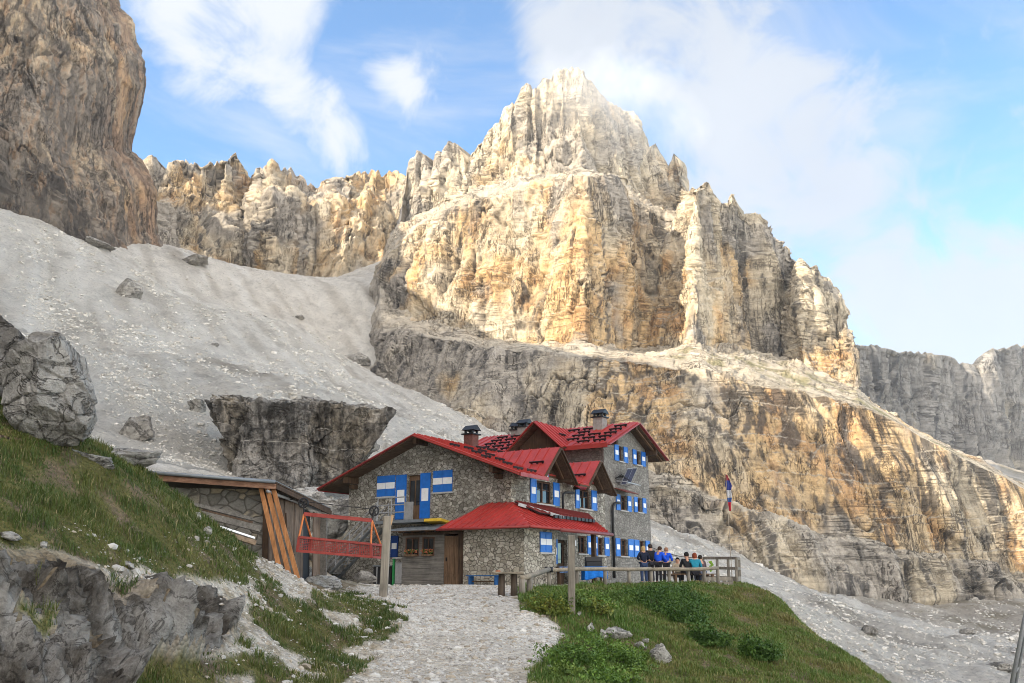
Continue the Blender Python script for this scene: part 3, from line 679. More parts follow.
    def colL(P, N, E, K):
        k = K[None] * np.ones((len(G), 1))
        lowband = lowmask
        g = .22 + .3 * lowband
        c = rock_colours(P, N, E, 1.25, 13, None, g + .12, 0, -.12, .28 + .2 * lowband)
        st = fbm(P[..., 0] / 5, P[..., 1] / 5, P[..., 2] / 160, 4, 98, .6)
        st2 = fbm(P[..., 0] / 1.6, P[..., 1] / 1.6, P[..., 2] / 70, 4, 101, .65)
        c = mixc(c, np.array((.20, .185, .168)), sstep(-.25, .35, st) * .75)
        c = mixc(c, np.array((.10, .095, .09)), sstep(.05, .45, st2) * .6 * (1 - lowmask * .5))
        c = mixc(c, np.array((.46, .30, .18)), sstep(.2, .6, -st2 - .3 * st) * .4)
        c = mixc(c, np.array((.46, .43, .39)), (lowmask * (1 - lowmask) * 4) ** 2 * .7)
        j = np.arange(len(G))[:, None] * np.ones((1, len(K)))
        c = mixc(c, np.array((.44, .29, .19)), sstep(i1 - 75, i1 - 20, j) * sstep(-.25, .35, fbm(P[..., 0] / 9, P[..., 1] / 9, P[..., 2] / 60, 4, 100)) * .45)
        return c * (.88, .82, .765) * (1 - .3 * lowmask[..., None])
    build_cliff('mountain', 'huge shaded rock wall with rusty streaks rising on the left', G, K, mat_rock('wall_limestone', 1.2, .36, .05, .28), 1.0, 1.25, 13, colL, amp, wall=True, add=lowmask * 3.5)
    # ---- far grey cliffs on the right
    foot = [(820, 560, 560), (1100, 620, 1000)]
    mid = [(820, 430, 580), (900, 445, 690), (960, 455, 790), (985, 450, 800), (1030, 455, 880), (1100, 460, 1000)]
    top = [(820, 344, 590), (858, 345, 635), (880, 347, 665), (900, 351, 700), (920, 352, 730), (940, 356, 765), (953, 357, 785), (958, 363, 795), (975, 368, 815), (984, 362, 815), (990, 353, 815), (997, 348, 825), (1012, 347, 850), (1024, 345, 880), (1060, 338, 940), (1100, 350, 1010)]
    top = jag(top, 4, 850, 1050, 6.1)
    us = np.arange(820, 1100, 1.5)
    G, K = lerp_rows(us, [foot, mid, top], [50, 60])
    last = G[:, -1]; G = np.concatenate([G, np.stack([last + (0, 20, 0), last + (0, 90, -60)], 1)], 1); K = np.concatenate([K, [2.4, 3]])
    amp = np.interp(K, [0, 1, 1.8, 2, 3], [1, 1, .8, .3, .3])[None]
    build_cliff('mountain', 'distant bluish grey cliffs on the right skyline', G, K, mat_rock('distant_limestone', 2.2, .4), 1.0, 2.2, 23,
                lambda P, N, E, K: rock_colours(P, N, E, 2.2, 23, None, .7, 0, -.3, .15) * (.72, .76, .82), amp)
# ---------------------------------------------------------------- materials of built things
def mat_masonry(name, scale, cols, mortar, warm=.0):
    s = NT(name, .92, .15); v = s.coord((1, 1, 1.35))
    wv = s.n('ShaderNodeTexNoise', Scale=2.2, Detail=2.0); s.l(v, wv.inputs['Vector'])
    vv = s.mix(v, wv.outputs['Color'], .14)
    vo = s.vor(vv, scale, 'F1', 1); ed = s.vor(vv, scale, 'DISTANCE_TO_EDGE', 1)
    n1 = s.noise(v, 14, 6, .7); n2 = s.noise(v, .9, 4, .6)
    sep = s.n('ShaderNodeSeparateColor'); s.l(vo.outputs['Color'], sep.inputs[0])
    c = s.ramp(sep.outputs[0], [(i / (len(cols) - 1), c) for i, c in enumerate(cols)])
    c = s.mix(c, s.ramp(n1, [(.3, .62), (.5, 1), (.7, 1.2)]), .8, 'MULTIPLY')
    c = s.mix(mortar, c, s.ramp(ed.outputs['Distance'], [(.02, 0), (.075, 1)]))
    c = s.mix(c, s.ramp(n2, [(.32, .68), (.6, 1.08)]), .8, 'MULTIPLY')
    s.col(c); s.bump(s.math('ADD', s.ramp(ed.outputs['Distance'], [(0, 0), (.12, 1)]), s.math('MULTIPLY', n1, .35)), .035, .9)
    return s.m
def mat_wood(name, c0, c1, scale=(3, 3, 3), rough=.75, axis=2, planks=0):
    sc = [14.0, 14.0, 14.0]; sc[axis] = .9
    s = NT(name, rough, .25); v = s.coord(tuple(sc)); w = s.coord()
    n = s.noise(v, 1.0, 6, .65, .4); n2 = s.noise(w, 1.7, 4, .6)
    c = s.ramp(n, [(.3, c0), (.65, c1)])
    c = s.mix(c, s.ramp(n2, [(.3, .6), (.6, 1.1)]), .85, 'MULTIPLY')
    s.col(c); s.bump(n, .01, .7)
    return s.m
def mat_plain(name, c, rough=.6, metal=0, var=.25, scale=6, spec=.4, bump=0):
    s = NT(name, rough, spec); v = s.coord(); s.b.inputs['Metallic'].default_value = metal
    n = s.noise(v, scale, 5, .65)
    cc = s.mix((*c,), s.ramp(n, [(.3, 1 - var), (.55, 1), (.75, 1 + var * .6)]), 1, 'MULTIPLY')
    s.col(cc)
    if bump: s.bump(n, bump)
    return s.m
def mat_roof(name, c, rough=.42):
    s = NT(name, rough, .45); v = s.coord(); n = s.noise(v, 1.1, 6, .7, .5); n2 = s.noise(v, 9, 5, .7)
    cc = s.mix((*c,), s.ramp(n, [(.3, .62), (.5, .97), (.75, 1.12)]), .9, 'MULTIPLY')
    cc = s.mix(cc, s.ramp(n2, [(.3, .75), (.5, 1)]), .6, 'MULTIPLY')
    s.col(cc); s.l(s.ramp(n2, [(.3, .6), (.7, .35)]), s.b.inputs['Roughness'])
    return s.m
def mat_glass():
    s = NT('window_glass', .07, .6); s.col((.012, .014, .017)); return s.m
M = {}
def make_mats():
    M['stone_w'] = mat_masonry('rubble_stone', 5.6, [(.19, .175, .15), (.38, .36, .31), (.26, .24, .205), (.54, .51, .45), (.23, .21, .18), (.44, .415, .36)], (.12, .105, .085))
    M['stone_s'] = mat_masonry('grey_stone', 5.5, [(.20, .19, .175), (.29, .275, .25), (.24, .23, .21), (.34, .32, .295)], (.16, .15, .135))
    M['stone_a'] = mat_masonry('pale_stone', 5.4, [(.40, .365, .295), (.27, .24, .19), (.58, .535, .45), (.35, .32, .26), (.50, .46, .385)], (.12, .105, .085))
    M['red'] = mat_roof('red_sheet_metal', (.37, .034, .026), .5)
    M['darkred'] = mat_roof('old_red_sheet', (.19, .035, .03), .6)
    M['rakered'] = mat_roof('red_fascia', (.30, .032, .026), .5)
    M['brown'] = mat_wood('dark_brown_wood', (.035, .022, .014), (.10, .062, .038))
    M['soffit'] = mat_wood('soffit_wood', (.05, .032, .02), (.13, .085, .055), axis=0)
    M['blue'] = mat_plain('blue_paint', (.012, .14, .52), .5, 0, .2, 5)
    M['navy'] = mat_plain('dark_blue_paint', (.01, .05, .22), .5, 0, .2, 5)
    M['white'] = mat_plain('white_paint', (.78, .79, .80), .55, 0, .1, 7)
    M['frame'] = mat_wood('window_frame_wood', (.05, .028, .018), (.13, .07, .045))
    M['glass'] = mat_glass()
    M['sill'] = mat_plain('sill_stone', (.42, .41, .39), .85, 0, .2, 12)
    M['steel'] = mat_plain('galvanised_steel', (.34, .35, .36), .5, .3, .25, 9)
    M['greymetal'] = mat_plain('grey_sheet', (.20, .22, .24), .5, .3, .25, 4)
    M['black'] = mat_plain('black_metal', (.018, .018, .02), .5, .2, .2, 9)
    M['greyplank'] = mat_wood('weathered_planks', (.085, .078, .07), (.20, .185, .165), axis=1)
    M['door'] = mat_wood('brown_door_wood', (.085, .05, .028), (.19, .118, .07), axis=2)
    M['grey'] = mat_plain('grey_panel', (.25, .25, .25), .7, 0, .25, 5)
    M['green'] = mat_plain('green_paint', (.02, .22, .06), .55, 0, .3, 7)
    M['terracotta'] = mat_plain('terracotta', (.40, .15, .07), .85, 0, .3, 14)
    M['brick'] = mat_plain('brick_red', (.13, .055, .045), .9, 0, .4, 16)
    M['cement'] = mat_plain('chimney_render', (.30, .28, .26), .9, 0, .3, 7)
    M['solar'] = mat_plain('solar_cells', (.015, .03, .10), .15, .2, .2, 20, .8)
    M['yellow'] = mat_plain('yellow_plastic', (.65, .42, .04), .5, 0, .2, 8)
HUT_LOC, HUT_ROT = (-.044, 41.0, -.18), math.radians(57.3)
def hut_world(x, y, z=0):
    c, s = math.cos(HUT_ROT), math.sin(HUT_ROT)
    return (HUT_LOC[0] + c * x - s * y, HUT_LOC[1] + s * x + c * y, HUT_LOC[2] + z)
def recess(o, boxes, mat_in):
    """sink openings into a solid wall block; boxes: (lo, hi)"""
    mb = MB()
    for lo, hi in boxes: mb.b2(lo, hi)
    cut = mb.build('cutter', mat_in)
    md = o.modifiers.new('cut', 'BOOLEAN'); md.object = cut; md.operation = 'DIFFERENCE'; md.solver = 'EXACT'
    par = o.parent; o.parent = None
    dg = bpy.context.evaluated_depsgraph_get(); me = bpy.data.meshes.new_from_object(o.evaluated_get(dg))
    o.modifiers.clear(); old = o.data; o.data = me; bpy.data.meshes.remove(old)
    bpy.data.objects.remove(cut); o.parent = par
def slab(name, poly, th, mats, parent, seam=None, down=None):
    """roof plane: polygon of 3-D points, thickness downward, upper faces sheet metal, underside wood, standing seams along `seam`"""
    P_ = [Vector(p) for p in poly]
    n = (P_[1] - P_[0]).cross(P_[2] - P_[0]).normalized()
    if n.z < 0: P_ = P_[::-1]; n = -n
    k = len(P_); b = [p - n * th for p in P_]; mid = [p - n * th * .35 for p in P_]
    mb = MB()
    mb.add(P_ + mid, [tuple(range(k))] + [(i, k + i, k + (i + 1) % k, (i + 1) % k) for i in range(k)], 0)
    mb.add(mid + b, [tuple(range(k, 2 * k))[::-1]] + [(i, k + i, k + (i + 1) % k, (i + 1) % k) for i in range(k)], 1)
    if seam:
        d, step = Vector(seam[0]).normalized(), seam[1]
        q = n.cross(d).normalized(); cs = [p.dot(q) for p in P_]
        t = min(cs) + step * .5
        while t < max(cs) - .1:
            xs = []
            for i in range(k):
                a, c = P_[i], P_[(i + 1) % k]; fa, fc = a.dot(q) - t, c.dot(q) - t
                if fa * fc < 0: xs.append(a.lerp(c, fa / (fa - fc)))
            if len(xs) == 2:
                mb.bar(xs[0] + n * .022, xs[1] + n * .022, .035, .045, up=n)
            t += step
    return mb.build(name, mats, parent)
def build_hut():
    H = thing('mountain_hut', 'stone mountain hut with red sheet metal roofs and blue and white shutters', 'hut', HUT_LOC, HUT_ROT)
    RM = [M['red'], M['soffit']]
    # ---- wall blocks with sunk openings
    A = MB().prism([(0, 0, -1.0), (0, 9.8, -1.0), (0, 9.8, 5.02), (0, 4.9, 6.84), (0, 0, 5.02)], (9.3, 0, 0)).build('wall', M['stone_w'], H)
    winW = []
    wS = [(2.16, 3.72, 3.72, 4.78), (6.42, 7.68, 3.75, 4.72)]
    gS = [(6.2, 7.1, 1.5, 2.36), (8.3, 9.04, 1.46, 2.36)]
    recess(A, [((-.1, 5.22, 3.0), (.24, 6.02, 5.15)), ((-.1, 6.45, 1.3), (.2, 6.92, 2.25))] + [((a, -.1, c), (b, .24, d)) for a, b, c, d in wS + gS] + [((4.1, -.1, .0), (5.1, .3, 2.1))], M['stone_w'])
    # the south side of the long block is the greyer stone: a skin 4 cm proud of the rubble core
    B = MB().prism([(9.3, 0, -1.6), (15.1, 0, -1.6), (15.1, 0, 7.55), (12.2, 0, 8.80), (9.3, 0, 7.55)], (0, 9.4, 0)).build('wall', M['stone_s'], H)
    bw = [(11.14, 11.70, 6.66, 7.5), (13.45, 14.05, 6.7, 7.5), (11.14, 11.98, 3.95, 4.75), (13.36, 14.0, 3.98, 4.78), (10.95, 11.9, 1.48, 2.38), (13.4, 14.2, 1.48, 2.38)]
    recess(B, [((a, -.1, c), (b, .24, d)) for a, b, c, d in bw], M['stone_s'])
    # annex on the corner
    AN = MB().prism([(-2.2, -2.05, -.8), (.45, -2.05, -.8), (.45, 1.02, -.8), (-2.2, 1.02, -.8)], (0, 0, 3.25)).build('wall', M['stone_a'], H)
    recess(AN, [((-.95, -2.2, 1.33), (.02, -1.85, 2.2))], M['stone_a'])
    # gable fronts above the eaves
    for s0, ap in ((3.0, 6.2), (7.18, 6.05)):
        MB().prism([(s0 - 1.3, .003, 4.9), (s0 + 1.3, .003, 4.9), (s0, .003, ap)], (0, .3, 0)).build('gable_wall', M['brown'], H)
    MB().prism([(8.35, 1.9, 7.2), (8.35, 5.05, 7.2), (8.35, 3.48, 8.5)], (1.0, 0, 0)).build('gable_wall', M['brown'], H)
    # quoin stones at the near corner of the long block
    q = MB()
    for i in range(11):
        z = .25 + i * .42; w = .42 if i % 2 else .26; v = .26 if i % 2 else .42
        if z < 3.7 or z > 3.7: q.b2((-.015, -.015, z - .17), (w, v, z + .17))
    q.build('quoin', M['stone_a'], H)
    # ---- roofs
    k = .37
    za = lambda y: 7.0 - k * abs(y - 4.9)
    slab('roof', [(-1.0, 4.9, 7.0), (9.3, 4.9, 7.0), (9.3, 10.95, za(10.95)), (-1.0, 10.95, za(10.95))], .17, RM, H, ((0, 1, -k), .55))
    slab('roof', [(-1.0, 4.9, 7.0), (9.3, 4.9, 7.0), (9.3, -.02, za(0) - .01), (-1.0, -.02, za(0) - .01)], .17, RM, H, ((0, -1, -k), .55))
    for x0, x1 in ((-1.0, 1.42), (4.58, 5.5)):
        slab('eave_roof', [(x0, -.02, za(0) - .01), (x1, -.02, za(0) - .01), (x1, -1.1, za(-1.1)), (x0, -1.1, za(-1.1))], .15, RM, H, ((0, -1, -k), .55))
    # cross gables over the south windows
    for s0, ap, hw in ((3.0, 6.38, 1.62), (7.18, 6.18, 1.66)):
        lo = ap - 1.6; yb = 4.9 - (7.0 - ap) / k + .25; yl = 4.9 - (7.0 - lo) / k
        for sg in (-1, 1):
            slab('dormer_roof', [(s0, -.85, ap), (s0 + sg * hw, -.85, lo), (s0 + sg * hw, max(yl, -.8) + .15, lo), (s0, yb, ap)], .12, RM, H, ((sg * hw, 0, lo - ap), .5))
            MB().bar((s0 + sg * .03, -.88, ap - .09), (s0 + sg * (hw - .02), -.88, lo - .09), .05, .2, up=(0, 1, 0)).build('fascia', M['brown'], H)
            MB().bar((s0 + sg * (hw - .35), -.8, lo + .12), (s0 + sg * (hw - .35), .1, lo + .12), .12, .14).build('purlin', M['brown'], H)
            r = MB().bar((s0 + sg * .12, -.35, ap - .3), (s0 + sg * (hw - .5), -.35, lo + .22), .07, .1, up=(0, 1, 0)); r.build('rafter', M['door'], H)
    kb = .433
    zb = lambda x: 8.96 - kb * abs(x - 12.2)
    slab('roof', [(12.2, -.75, 8.96), (12.2, 9.9, 8.96), (8.3, 9.9, zb(8.3)), (8.3, -.75, zb(8.3))], .17, RM, H, ((-1, 0, -kb), .55))
    slab('roof', [(12.2, -.75, 8.96), (12.2, 9.9, 8.96), (16.1, 9.9, zb(16.1)), (16.1, -.75, zb(16.1))], .17, RM, H, ((1, 0, -kb), .55))
    for sg in (-1, 1):
        yb, zl = 3.46 + sg * 1.8, 7.22
        slab('dormer_roof', [(7.75, 3.46, 8.76), (11.75, 3.46, 8.76), (8.35, yb, zl + .02), (7.75, yb, zl)], .13, RM, H, ((0, sg * 1.8, -1.54), .5))
        MB().bar((7.72, 3.46 + sg * .03, 8.67), (7.72, yb - sg * .02, zl - .08), .05, .22, up=(1, 0, 0)).build('fascia', M['rakered'], H)
    # red rake boards
    for y0, y1 in ((4.9, 10.97), (4.9, -1.12)):
        MB().bar((-1.03, y0, za(y0) - .1), (-1.03, y1, za(y1) - .1), .05, .26, up=(1, 0, 0)).build('fascia', M['rakered'], H)
    for x0, x1 in ((12.2, 8.28), (12.2, 16.12)):
        MB().bar((x0, -.78, zb(x0) - .1), (x1, -.78, zb(x1) - .1), .05, .28, up=(0, 1, 0)).build('fascia', M['rakered'], H)
    MB().bar((8.26, -.76, zb(8.3) - .12), (8.26, 9.9, zb(8.3) - .12), .06, .24).build('fascia', M['rakered'], H)
    MB().bar((-1.0, 10.98, za(10.95) - .1), (9.3, 10.98, za(10.95) - .1), .06, .2).build('fascia', M['rakered'], H)
    MB().bar((-1.0, -1.13, za(-1.1) - .09), (1.42, -1.13, za(-1.1) - .09), .05, .17).build('fascia', M['rakered'], H)
    # purlins under the gables
    for y in (.5, 4.9, 9.3):
        MB().bar((-.93, y, za(y) - .33), (.1, y, za(y) - .33), .2, .3).build('purlin', M['brown'], H)
        if y != 4.9: MB().bar((-.5, y, za(y) - .62), (.05, y, za(y) - .62), .16, .2).build('purlin', M['brown'], H)
    for x in (9.6, 12.2, 14.8):
        MB().bar((x, -.7, zb(x) - .33), (x, .1, zb(x) - .33), .2, .3).build('purlin', M['brown'], H)
    for sg in (-1, 1):
        MB().bar((12.2 + sg * .15, -.5, zb(12.35) - .24), (12.2 + sg * 3.75, -.5, zb(15.95) - .24), .09, .12, up=(0, 1, 0)).build('rafter', M['door'], H)
    # annex roof: west slope, south slope running on over the entrance, older sheet on top of it, folded awning along its edge
    slab('annex_roof', [(.0, -.02, 3.6), (-.0, 1.3, 3.6), (-2.85, 1.95, 2.36), (-2.85, -2.72, 2.36)], .13, RM, H, ((-1, 0, -.44), .38))
    slab('annex_roof', [(.0, -.02, 3.6), (-2.85, -2.72, 2.36), (4.3, -2.72, 2.36), (7.3, -.02, 3.42)], .13, RM, H, ((0, -1, -.46), .42))
    slab('porch_sheet', [(-.3, -.4, 3.62), (-.1, -1.55, 3.1), (4.75, -1.75, 2.98), (6.6, -.4, 3.45)], .07, [M['darkred'], M['black']], H, ((0, -1, -.45), .3))
    MB().bar((-.5, -.7, 3.44), (1.4, -1.9, 2.92), .06, .14, up=(0, 0, 1)).build('flashing', M['steel'], H)
    sg = MB()
    for i in range(11): sg.b2((.6 + i * .36, -1.92, 2.86), (.6 + i * .36 + .25, -1.84, 3.0))
    sg.build('snow_guard', M['black'], H)
    MB().tube([(-.55, -2.86, 2.26), (4.35, -2.86, 2.26)], .075, 10).build('awning', M['darkred'], H, True)
    MB().tube([(-2.9, -2.8, 2.30), (4.3, -2.8, 2.30)], .05, 8).build('gutter', M['rakered'], H, True)
    MB().tube([(-2.92, -2.75, 2.30), (-2.92, 1.95, 2.30)], .05, 8).build('gutter', M['rakered'], H, True)
    for x in (3.1,): MB().b2((x - .09, -2.6, -.3), (x + .09, -2.42, 2.3)).build('porch_post', M['brown'], H)
    # ---- snow guards on the sheet roofs: short dark rails on brackets
    def guard(c, along, n, L=.8):
        c, a, n = Vector(c), Vector(along).normalized(), Vector(n).normalized()
        mb = MB().bar(c - a * L / 2 + n * .1, c + a * L / 2 + n * .1, .04, .085, up=n)
        for t in (-.38, 0, .38): mb.bar(c + a * L * t - n * .01, c + a * L * t + n * .12, .05, .09, up=a)
        mb.build('snow_guard', M['black'], H)
    nA, nB = (0, -k, 1), (-kb, 0, 1)
    for y, x0, n in ((-.55, -.3, 2), (.35, .2, 1), (1.2, -.3, 2), (2.1, .2, 2), (3.0, -.3, 3)):
        for i in range(n): guard((x0 + i * 1.15, y, za(y)), (1, 0, 0), nA)
    for i in range(6): guard((3.6 + i * .98, 4.2, za(4.2)), (1, 0, 0), nA)
    for row in range(5):
        for i in range(9):
            x, y = 8.7 + row * .66, -.1 + i * 1.0
            if 1.55 + row * .42 < y < 5.4 - row * .42 or (row > 2 and .8 < y < 1.9): continue
            guard((x, y, zb(x)), (0, 1, 0), nB)
    for s0, ap, hw in ((3.0, 6.38, 1.62), (7.18, 6.18, 1.66)):
        guard((s0 - hw * .52, -.1, ap - 1.6 * .52), (0, 1, 0), (-1.6, 0, hw), .8)
    guard((9.4, 3.46 - .8, 8.76 - .7), (1, 0, 0), (0, -1.54, 1.8), .8)
    # ---- chimneys
    def chimney(x, y, z0, z1, w, m, d=None):
        c = MB().b2((x - w / 2, y - w / 2, z0), (x + w / 2, y + w / 2, z1)).build('chimney', m, H)
        cap = MB(); e = w / 2 + .1
        cap.b2((x - e, y - e, z1 + .003), (x + e, y + e, z1 + .07))
        for a in (-1, 1):
            for b in (-1, 1): cap.b2((x + a * w * .38 - .05, y + b * w * .38 - .05, z1 + .07), (x + a * w * .38 + .05, y + b * w * .38 + .05, z1 + .24))
        cap.prism([(x - e, y - e, z1 + .24), (x + e, y - e, z1 + .24), (x, y - e, z1 + .52)], (0, 2 * e, 0))
        cap.build('chimney_cap', M['black'], c)
    chimney(3.55, 4.75, 6.4, 7.5, .55, M['brick'])
    chimney(11.5, 1.3, 8.2, 9.25, .6, M['cement'])
    chimney(12.2, 7.45, 8.5, 9.15, .5, M['cement'])
    chimney(12.0, 6.75, 8.5, 9.25, .62, M['cement'])
    # ---- windows
    def mp(face, base):
        return (lambda u, o, z: (base - o, u, z)) if face == 'W' else (lambda u, o, z: (u, base - o, z))
    def panel(mb, m, u0, u1, o0, o1, z0, z1, mi=0):
        mb.b2(m(u0, o0, z0), m(u1, o1, z1), mi)
    def shutter(m, u0, u1, z0, z1, parent, style='open', mat='blue'):
        mb = MB(); o = .045
        panel(mb, m, u0, u1, .012, o, z0, z1)
        w, h = u1 - u0, z1 - z0
        for a, b in ((u0, u0 + w * .12), (u1 - w * .12, u1)): panel(mb, m, a, b, o, o + .012, z0, z1)
        for a, b in ((z0, z0 + .07), (z1 - .07, z1)): panel(mb, m, u0 + w * .12, u1 - w * .12, o, o + .012, a, b)
        if style == 'closed': panel(mb, m, u0 + .004, u1 - .004, o, o + .0155, z0 + h * .36, z0 + h * .66, 1)
        else: panel(mb, m, u0 + w * .16, u1 - w * .16, o, o + .0155, z0 + h * .38, z0 + h * .66, 1)
        return mb.build('shutter', [M[mat], M['white']], parent)
    def window(face, base, u0, u1, z0, z1, left=None, right=None, closed=False, sill=True, mat='blue', name='window'):
        m = mp(face, base); fr = MB(); t = .07; o0, o1 = -.2, -.12
        panel(fr, m, u0 + .003, u0 + t, o0, o1, z0 + .003, z1 - .003); panel(fr, m, u1 - t, u1 - .003, o0, o1, z0 + .003, z1 - .003)
        panel(fr, m, u0 + t, u1 - t, o0, o1, z0 + .003, z0 + t); panel(fr, m, u0 + t, u1 - t, o0, o1, z1 - t, z1 - .003)
        panel(fr, m, (u0 + u1) / 2 - .04, (u0 + u1) / 2 + .04, o0, o1 + .005, z0 + t, z1 - t)
        panel(fr, m, u0 + t, (u0 + u1) / 2 - .04, o0 + .01, o1 - .01, z0 + (z1 - z0) * .6, z0 + (z1 - z0) * .6 + .03)
        panel(fr, m, (u0 + u1) / 2 + .04, u1 - t, o0 + .01, o1 - .01, z0 + (z1 - z0) * .6, z0 + (z1 - z0) * .6 + .03)
        w = fr.build(name, M['frame'], H)
        g = MB(); panel(g, m, u0 + t * .5, u1 - t * .5, -.185, -.165, z0 + t * .5, z1 - t * .5); g.build('pane', M['glass'], w)
        if sill:
            s = MB(); panel(s, m, u0 - .08, u1 + .08, -.05, .1, z0 - .075, z0 - .004); s.build('sill', M['sill'], w)
        if closed:
            c = (u0 + u1) / 2
            shutter(m, u0 - .02, c - .006, z0, z1 + .02, w, 'closed', mat); shutter(m, c + .006, u1 + .02, z0, z1 + .02, w, 'closed', mat)
        else:
            for sd, (a, b) in (('l', (left or (0, 0))), ('r', (right or (0, 0)))):
                if b: shutter(m, a, b, z0 - .03, z1 + .03, w, 'open', mat)
        return w
    window('W', 0, 6.79, 7.9, 4.2, 5.2, closed=True); window('W', 0, 3.3, 4.38, 4.24, 5.24, closed=True)
    window('S', -2.05, -.93, .0, 1.35, 2.18, closed=True)
    window('W', 0, 6.45, 6.92, 1.3, 2.25, None, (6.46, 6.9), sill=False, mat='navy')
    for (a, b, c, d), l, r in zip(wS, ((1.62, 2.14), (5.98, 6.39)), ((3.75, 4.33), (7.72, 8.3))): window('S', 0, a, b, c, d, l, r)
    # blue and white boards above the gable windows
    for s0, z in ((3.0, 4.84), (7.18, 4.76)):
        mb = MB(); mb.b2((s0 - .3, -.035, z), (s0 + .3, -.006, z + .42)); mb.b2((s0 - .24, -.05, z + .1), (s0 + .24, -.036, z + .36), 1); mb.build('shutter', [M['blue'], M['white']], H)
    window('S', 0, *gS[0], None, (7.14, 7.66)); window('S', 0, *gS[1], (7.7, 8.26), (9.08, 9.6))
    for (a, b, c, d), l, r in zip(bw, ((10.56, 11.1), (12.93, 13.42), (10.62, 11.1), (12.9, 13.33), (10.4, 10.92), (12.72, 13.36)), ((11.74, 12.26), (14.09, 14.66), (12.02, 12.5), (14.04, 14.5), (11.94, 12.62), (14.24, 14.8))): window('S', 0, a, b, c, d, l, r)
    MB().b2((5.72, -.03, 1.85), (5.98, -.008, 2.12)).build('sign_plate', M['white'], H)
    # french door to the balcony, entrance door
    m = mp('W', 0)
    d = MB(); panel(d, m, 5.225, 6.015, -.22, -.15, 3.02, 5.14); dd = d.build('door', M['door'], H)
    d = MB(); panel(d, m, 5.3, 5.58, -.16, -.14, 3.7, 4.9); panel(d, m, 5.66, 5.94, -.16, -.14, 3.7, 4.9); d.build('pane', M['glass'], dd)
    shutter(m, 6.05, 6.7, 3.05, 5.2, dd); shutter(m, 4.58, 5.18, 3.05, 5.2, dd)
    d = MB().b2((4.11, .2, 0), (5.09, .26, 2.09)).build('door', M['brown'], H); MB().b2((4.3, .185, 1.0), (4.9, .199, 1.95)).build('pane', M['glass'], d)
    shutter(mp('S', 0), 3.55, 4.07, .95, 2.1, d)
    # ---- balcony and outside stair on the west wall
    MB().b2((-1.15, 4.1, 2.8), (-.004, 6.95, 2.93)).build('balcony_slab', M['greymetal'], H)
    rb = MB()
    for z in (3.3, 3.65, 4.0): rb.tube([(-1.1, 5.25, z), (-1.1, 6.9, z)], .03, 6)
    for y in (5.25, 6.05, 6.9): rb.tube([(-1.1, y, 2.9), (-1.1, y, 4.05)], .028, 6)
    rb.build('balcony_railing', M['steel'], H)
    MB().b2((-1.14, 4.75, 2.935), (-1.06, 5.22, 3.75)).build('balcony_panel', M['grey'], H)
    y0, z0, y1, z1 = 6.95, 2.86, 10.3, .15
    for x in (-1.1, -.25): MB().bar((x, y0, z0 - .05), (x, y1, z1 - .05), .05, .22, up=(1, 0, 0)).build('stringer', M['greymetal'], H)
    for i in range(13):
        t = (i + .5) / 13; MB().box((-.675, y0 + (y1 - y0) * t, z0 + (z1 - z0) * t + .06), (.8, .27, .035)).build('tread', M['steel'], H)
    for x in (-1.1, -.25):
        rb = MB()
        for h in (.35, .65, .95): rb.tube([(x, y0, z0 + h), (x, y1, z1 + h)], .03, 6)
        for i in range(5):
            t = i / 4; rb.tube([(x, y0 + (y1 - y0) * t, z0 + (z1 - z0) * t), (x, y0 + (y1 - y0) * t, z0 + (z1 - z0) * t + .97)], .024, 6)
        rb.build('stair_railing', M['steel'], H)
    # ---- timber store leaning on the wall under the balcony
    sw = MB()
    for i in range(7): sw.b2((-1.92 - .008 * (i % 2), 2.26, -.6 + i * .262), (-1.86, 4.62, -.6 + i * .262 + .255))
    sw.b2((-1.915, 4.45, 1.24), (-1.86, 4.62, 2.15)); sw.b2((-1.915, 3.48, 1.24), (-1.86, 3.66, 2.15)); sw.b2((-1.915, 2.26, 1.24), (-1.86, 2.8, 2.15)); sw.b2((-1.915, 2.8, 2.06), (-1.86, 3.48, 2.15)); sw.b2((-1.915, 3.66, 2.06), (-1.86, 4.45, 2.15))
    sw.build('store_wall', M['greyplank'], H)
    MB().b2((-1.86, 4.56, -.6), (-.004, 4.62, 2.5)).build('store_wall', M['greyplank'], H)
    for a, b in ((3.66, 4.45), (2.8, 3.48)):
        f = MB(); m = mp('W', -1.9)
        for u0, u1, zz0, zz1 in ((a, a + .05, 1.24, 2.06), (b - .05, b, 1.24, 2.06), (a + .05, b - .05, 1.24, 1.29), (a + .05, b - .05, 2.0, 2.06), ((a + b) / 2 - .02, (a + b) / 2 + .02, 1.29, 2.0)): panel(f, m, u0, u1, -.035, .03, zz0, zz1)
        w = f.build('window', M['frame'], H); g = MB(); panel(g, m, a + .05, b - .05, -.03, -.015, 1.29, 2.0); g.build('pane', M['glass'], w)
    dr = MB()
    for i in range(4): dr.b2((-1.93 - .006 * (i % 2), 1.5 + i * .185, .02), (-1.87, 1.5 + i * .185 + .18, 2.08))
    dr.b2((-1.96, 1.52, .35), (-1.937, 2.22, .45)); dr.b2((-1.96, 1.52, 1.6), (-1.937, 2.22, 1.7))
    dr = dr.build('store_door', M['door'], H); MB().b2((-1.98, 2.08, 1.0), (-1.937, 2.13, 1.16)).build('handle', M['black'], dr)
    MB().b2((-1.97, 1.18, -.5), (-1.83, 1.47, 2.2)).build('store_post', M['brown'], H)
    MB().b2((-1.95, 1.2, 2.155), (-1.85, 4.62, 2.27)).build('store_beam', M['brown'], H)
    for i in range(5): MB().bar((-2.3, 1.5 + i * .76, 2.31), (-.05, 1.5 + i * .76, 2.62), .08, .1).build('store_rafter', M['door'], H)
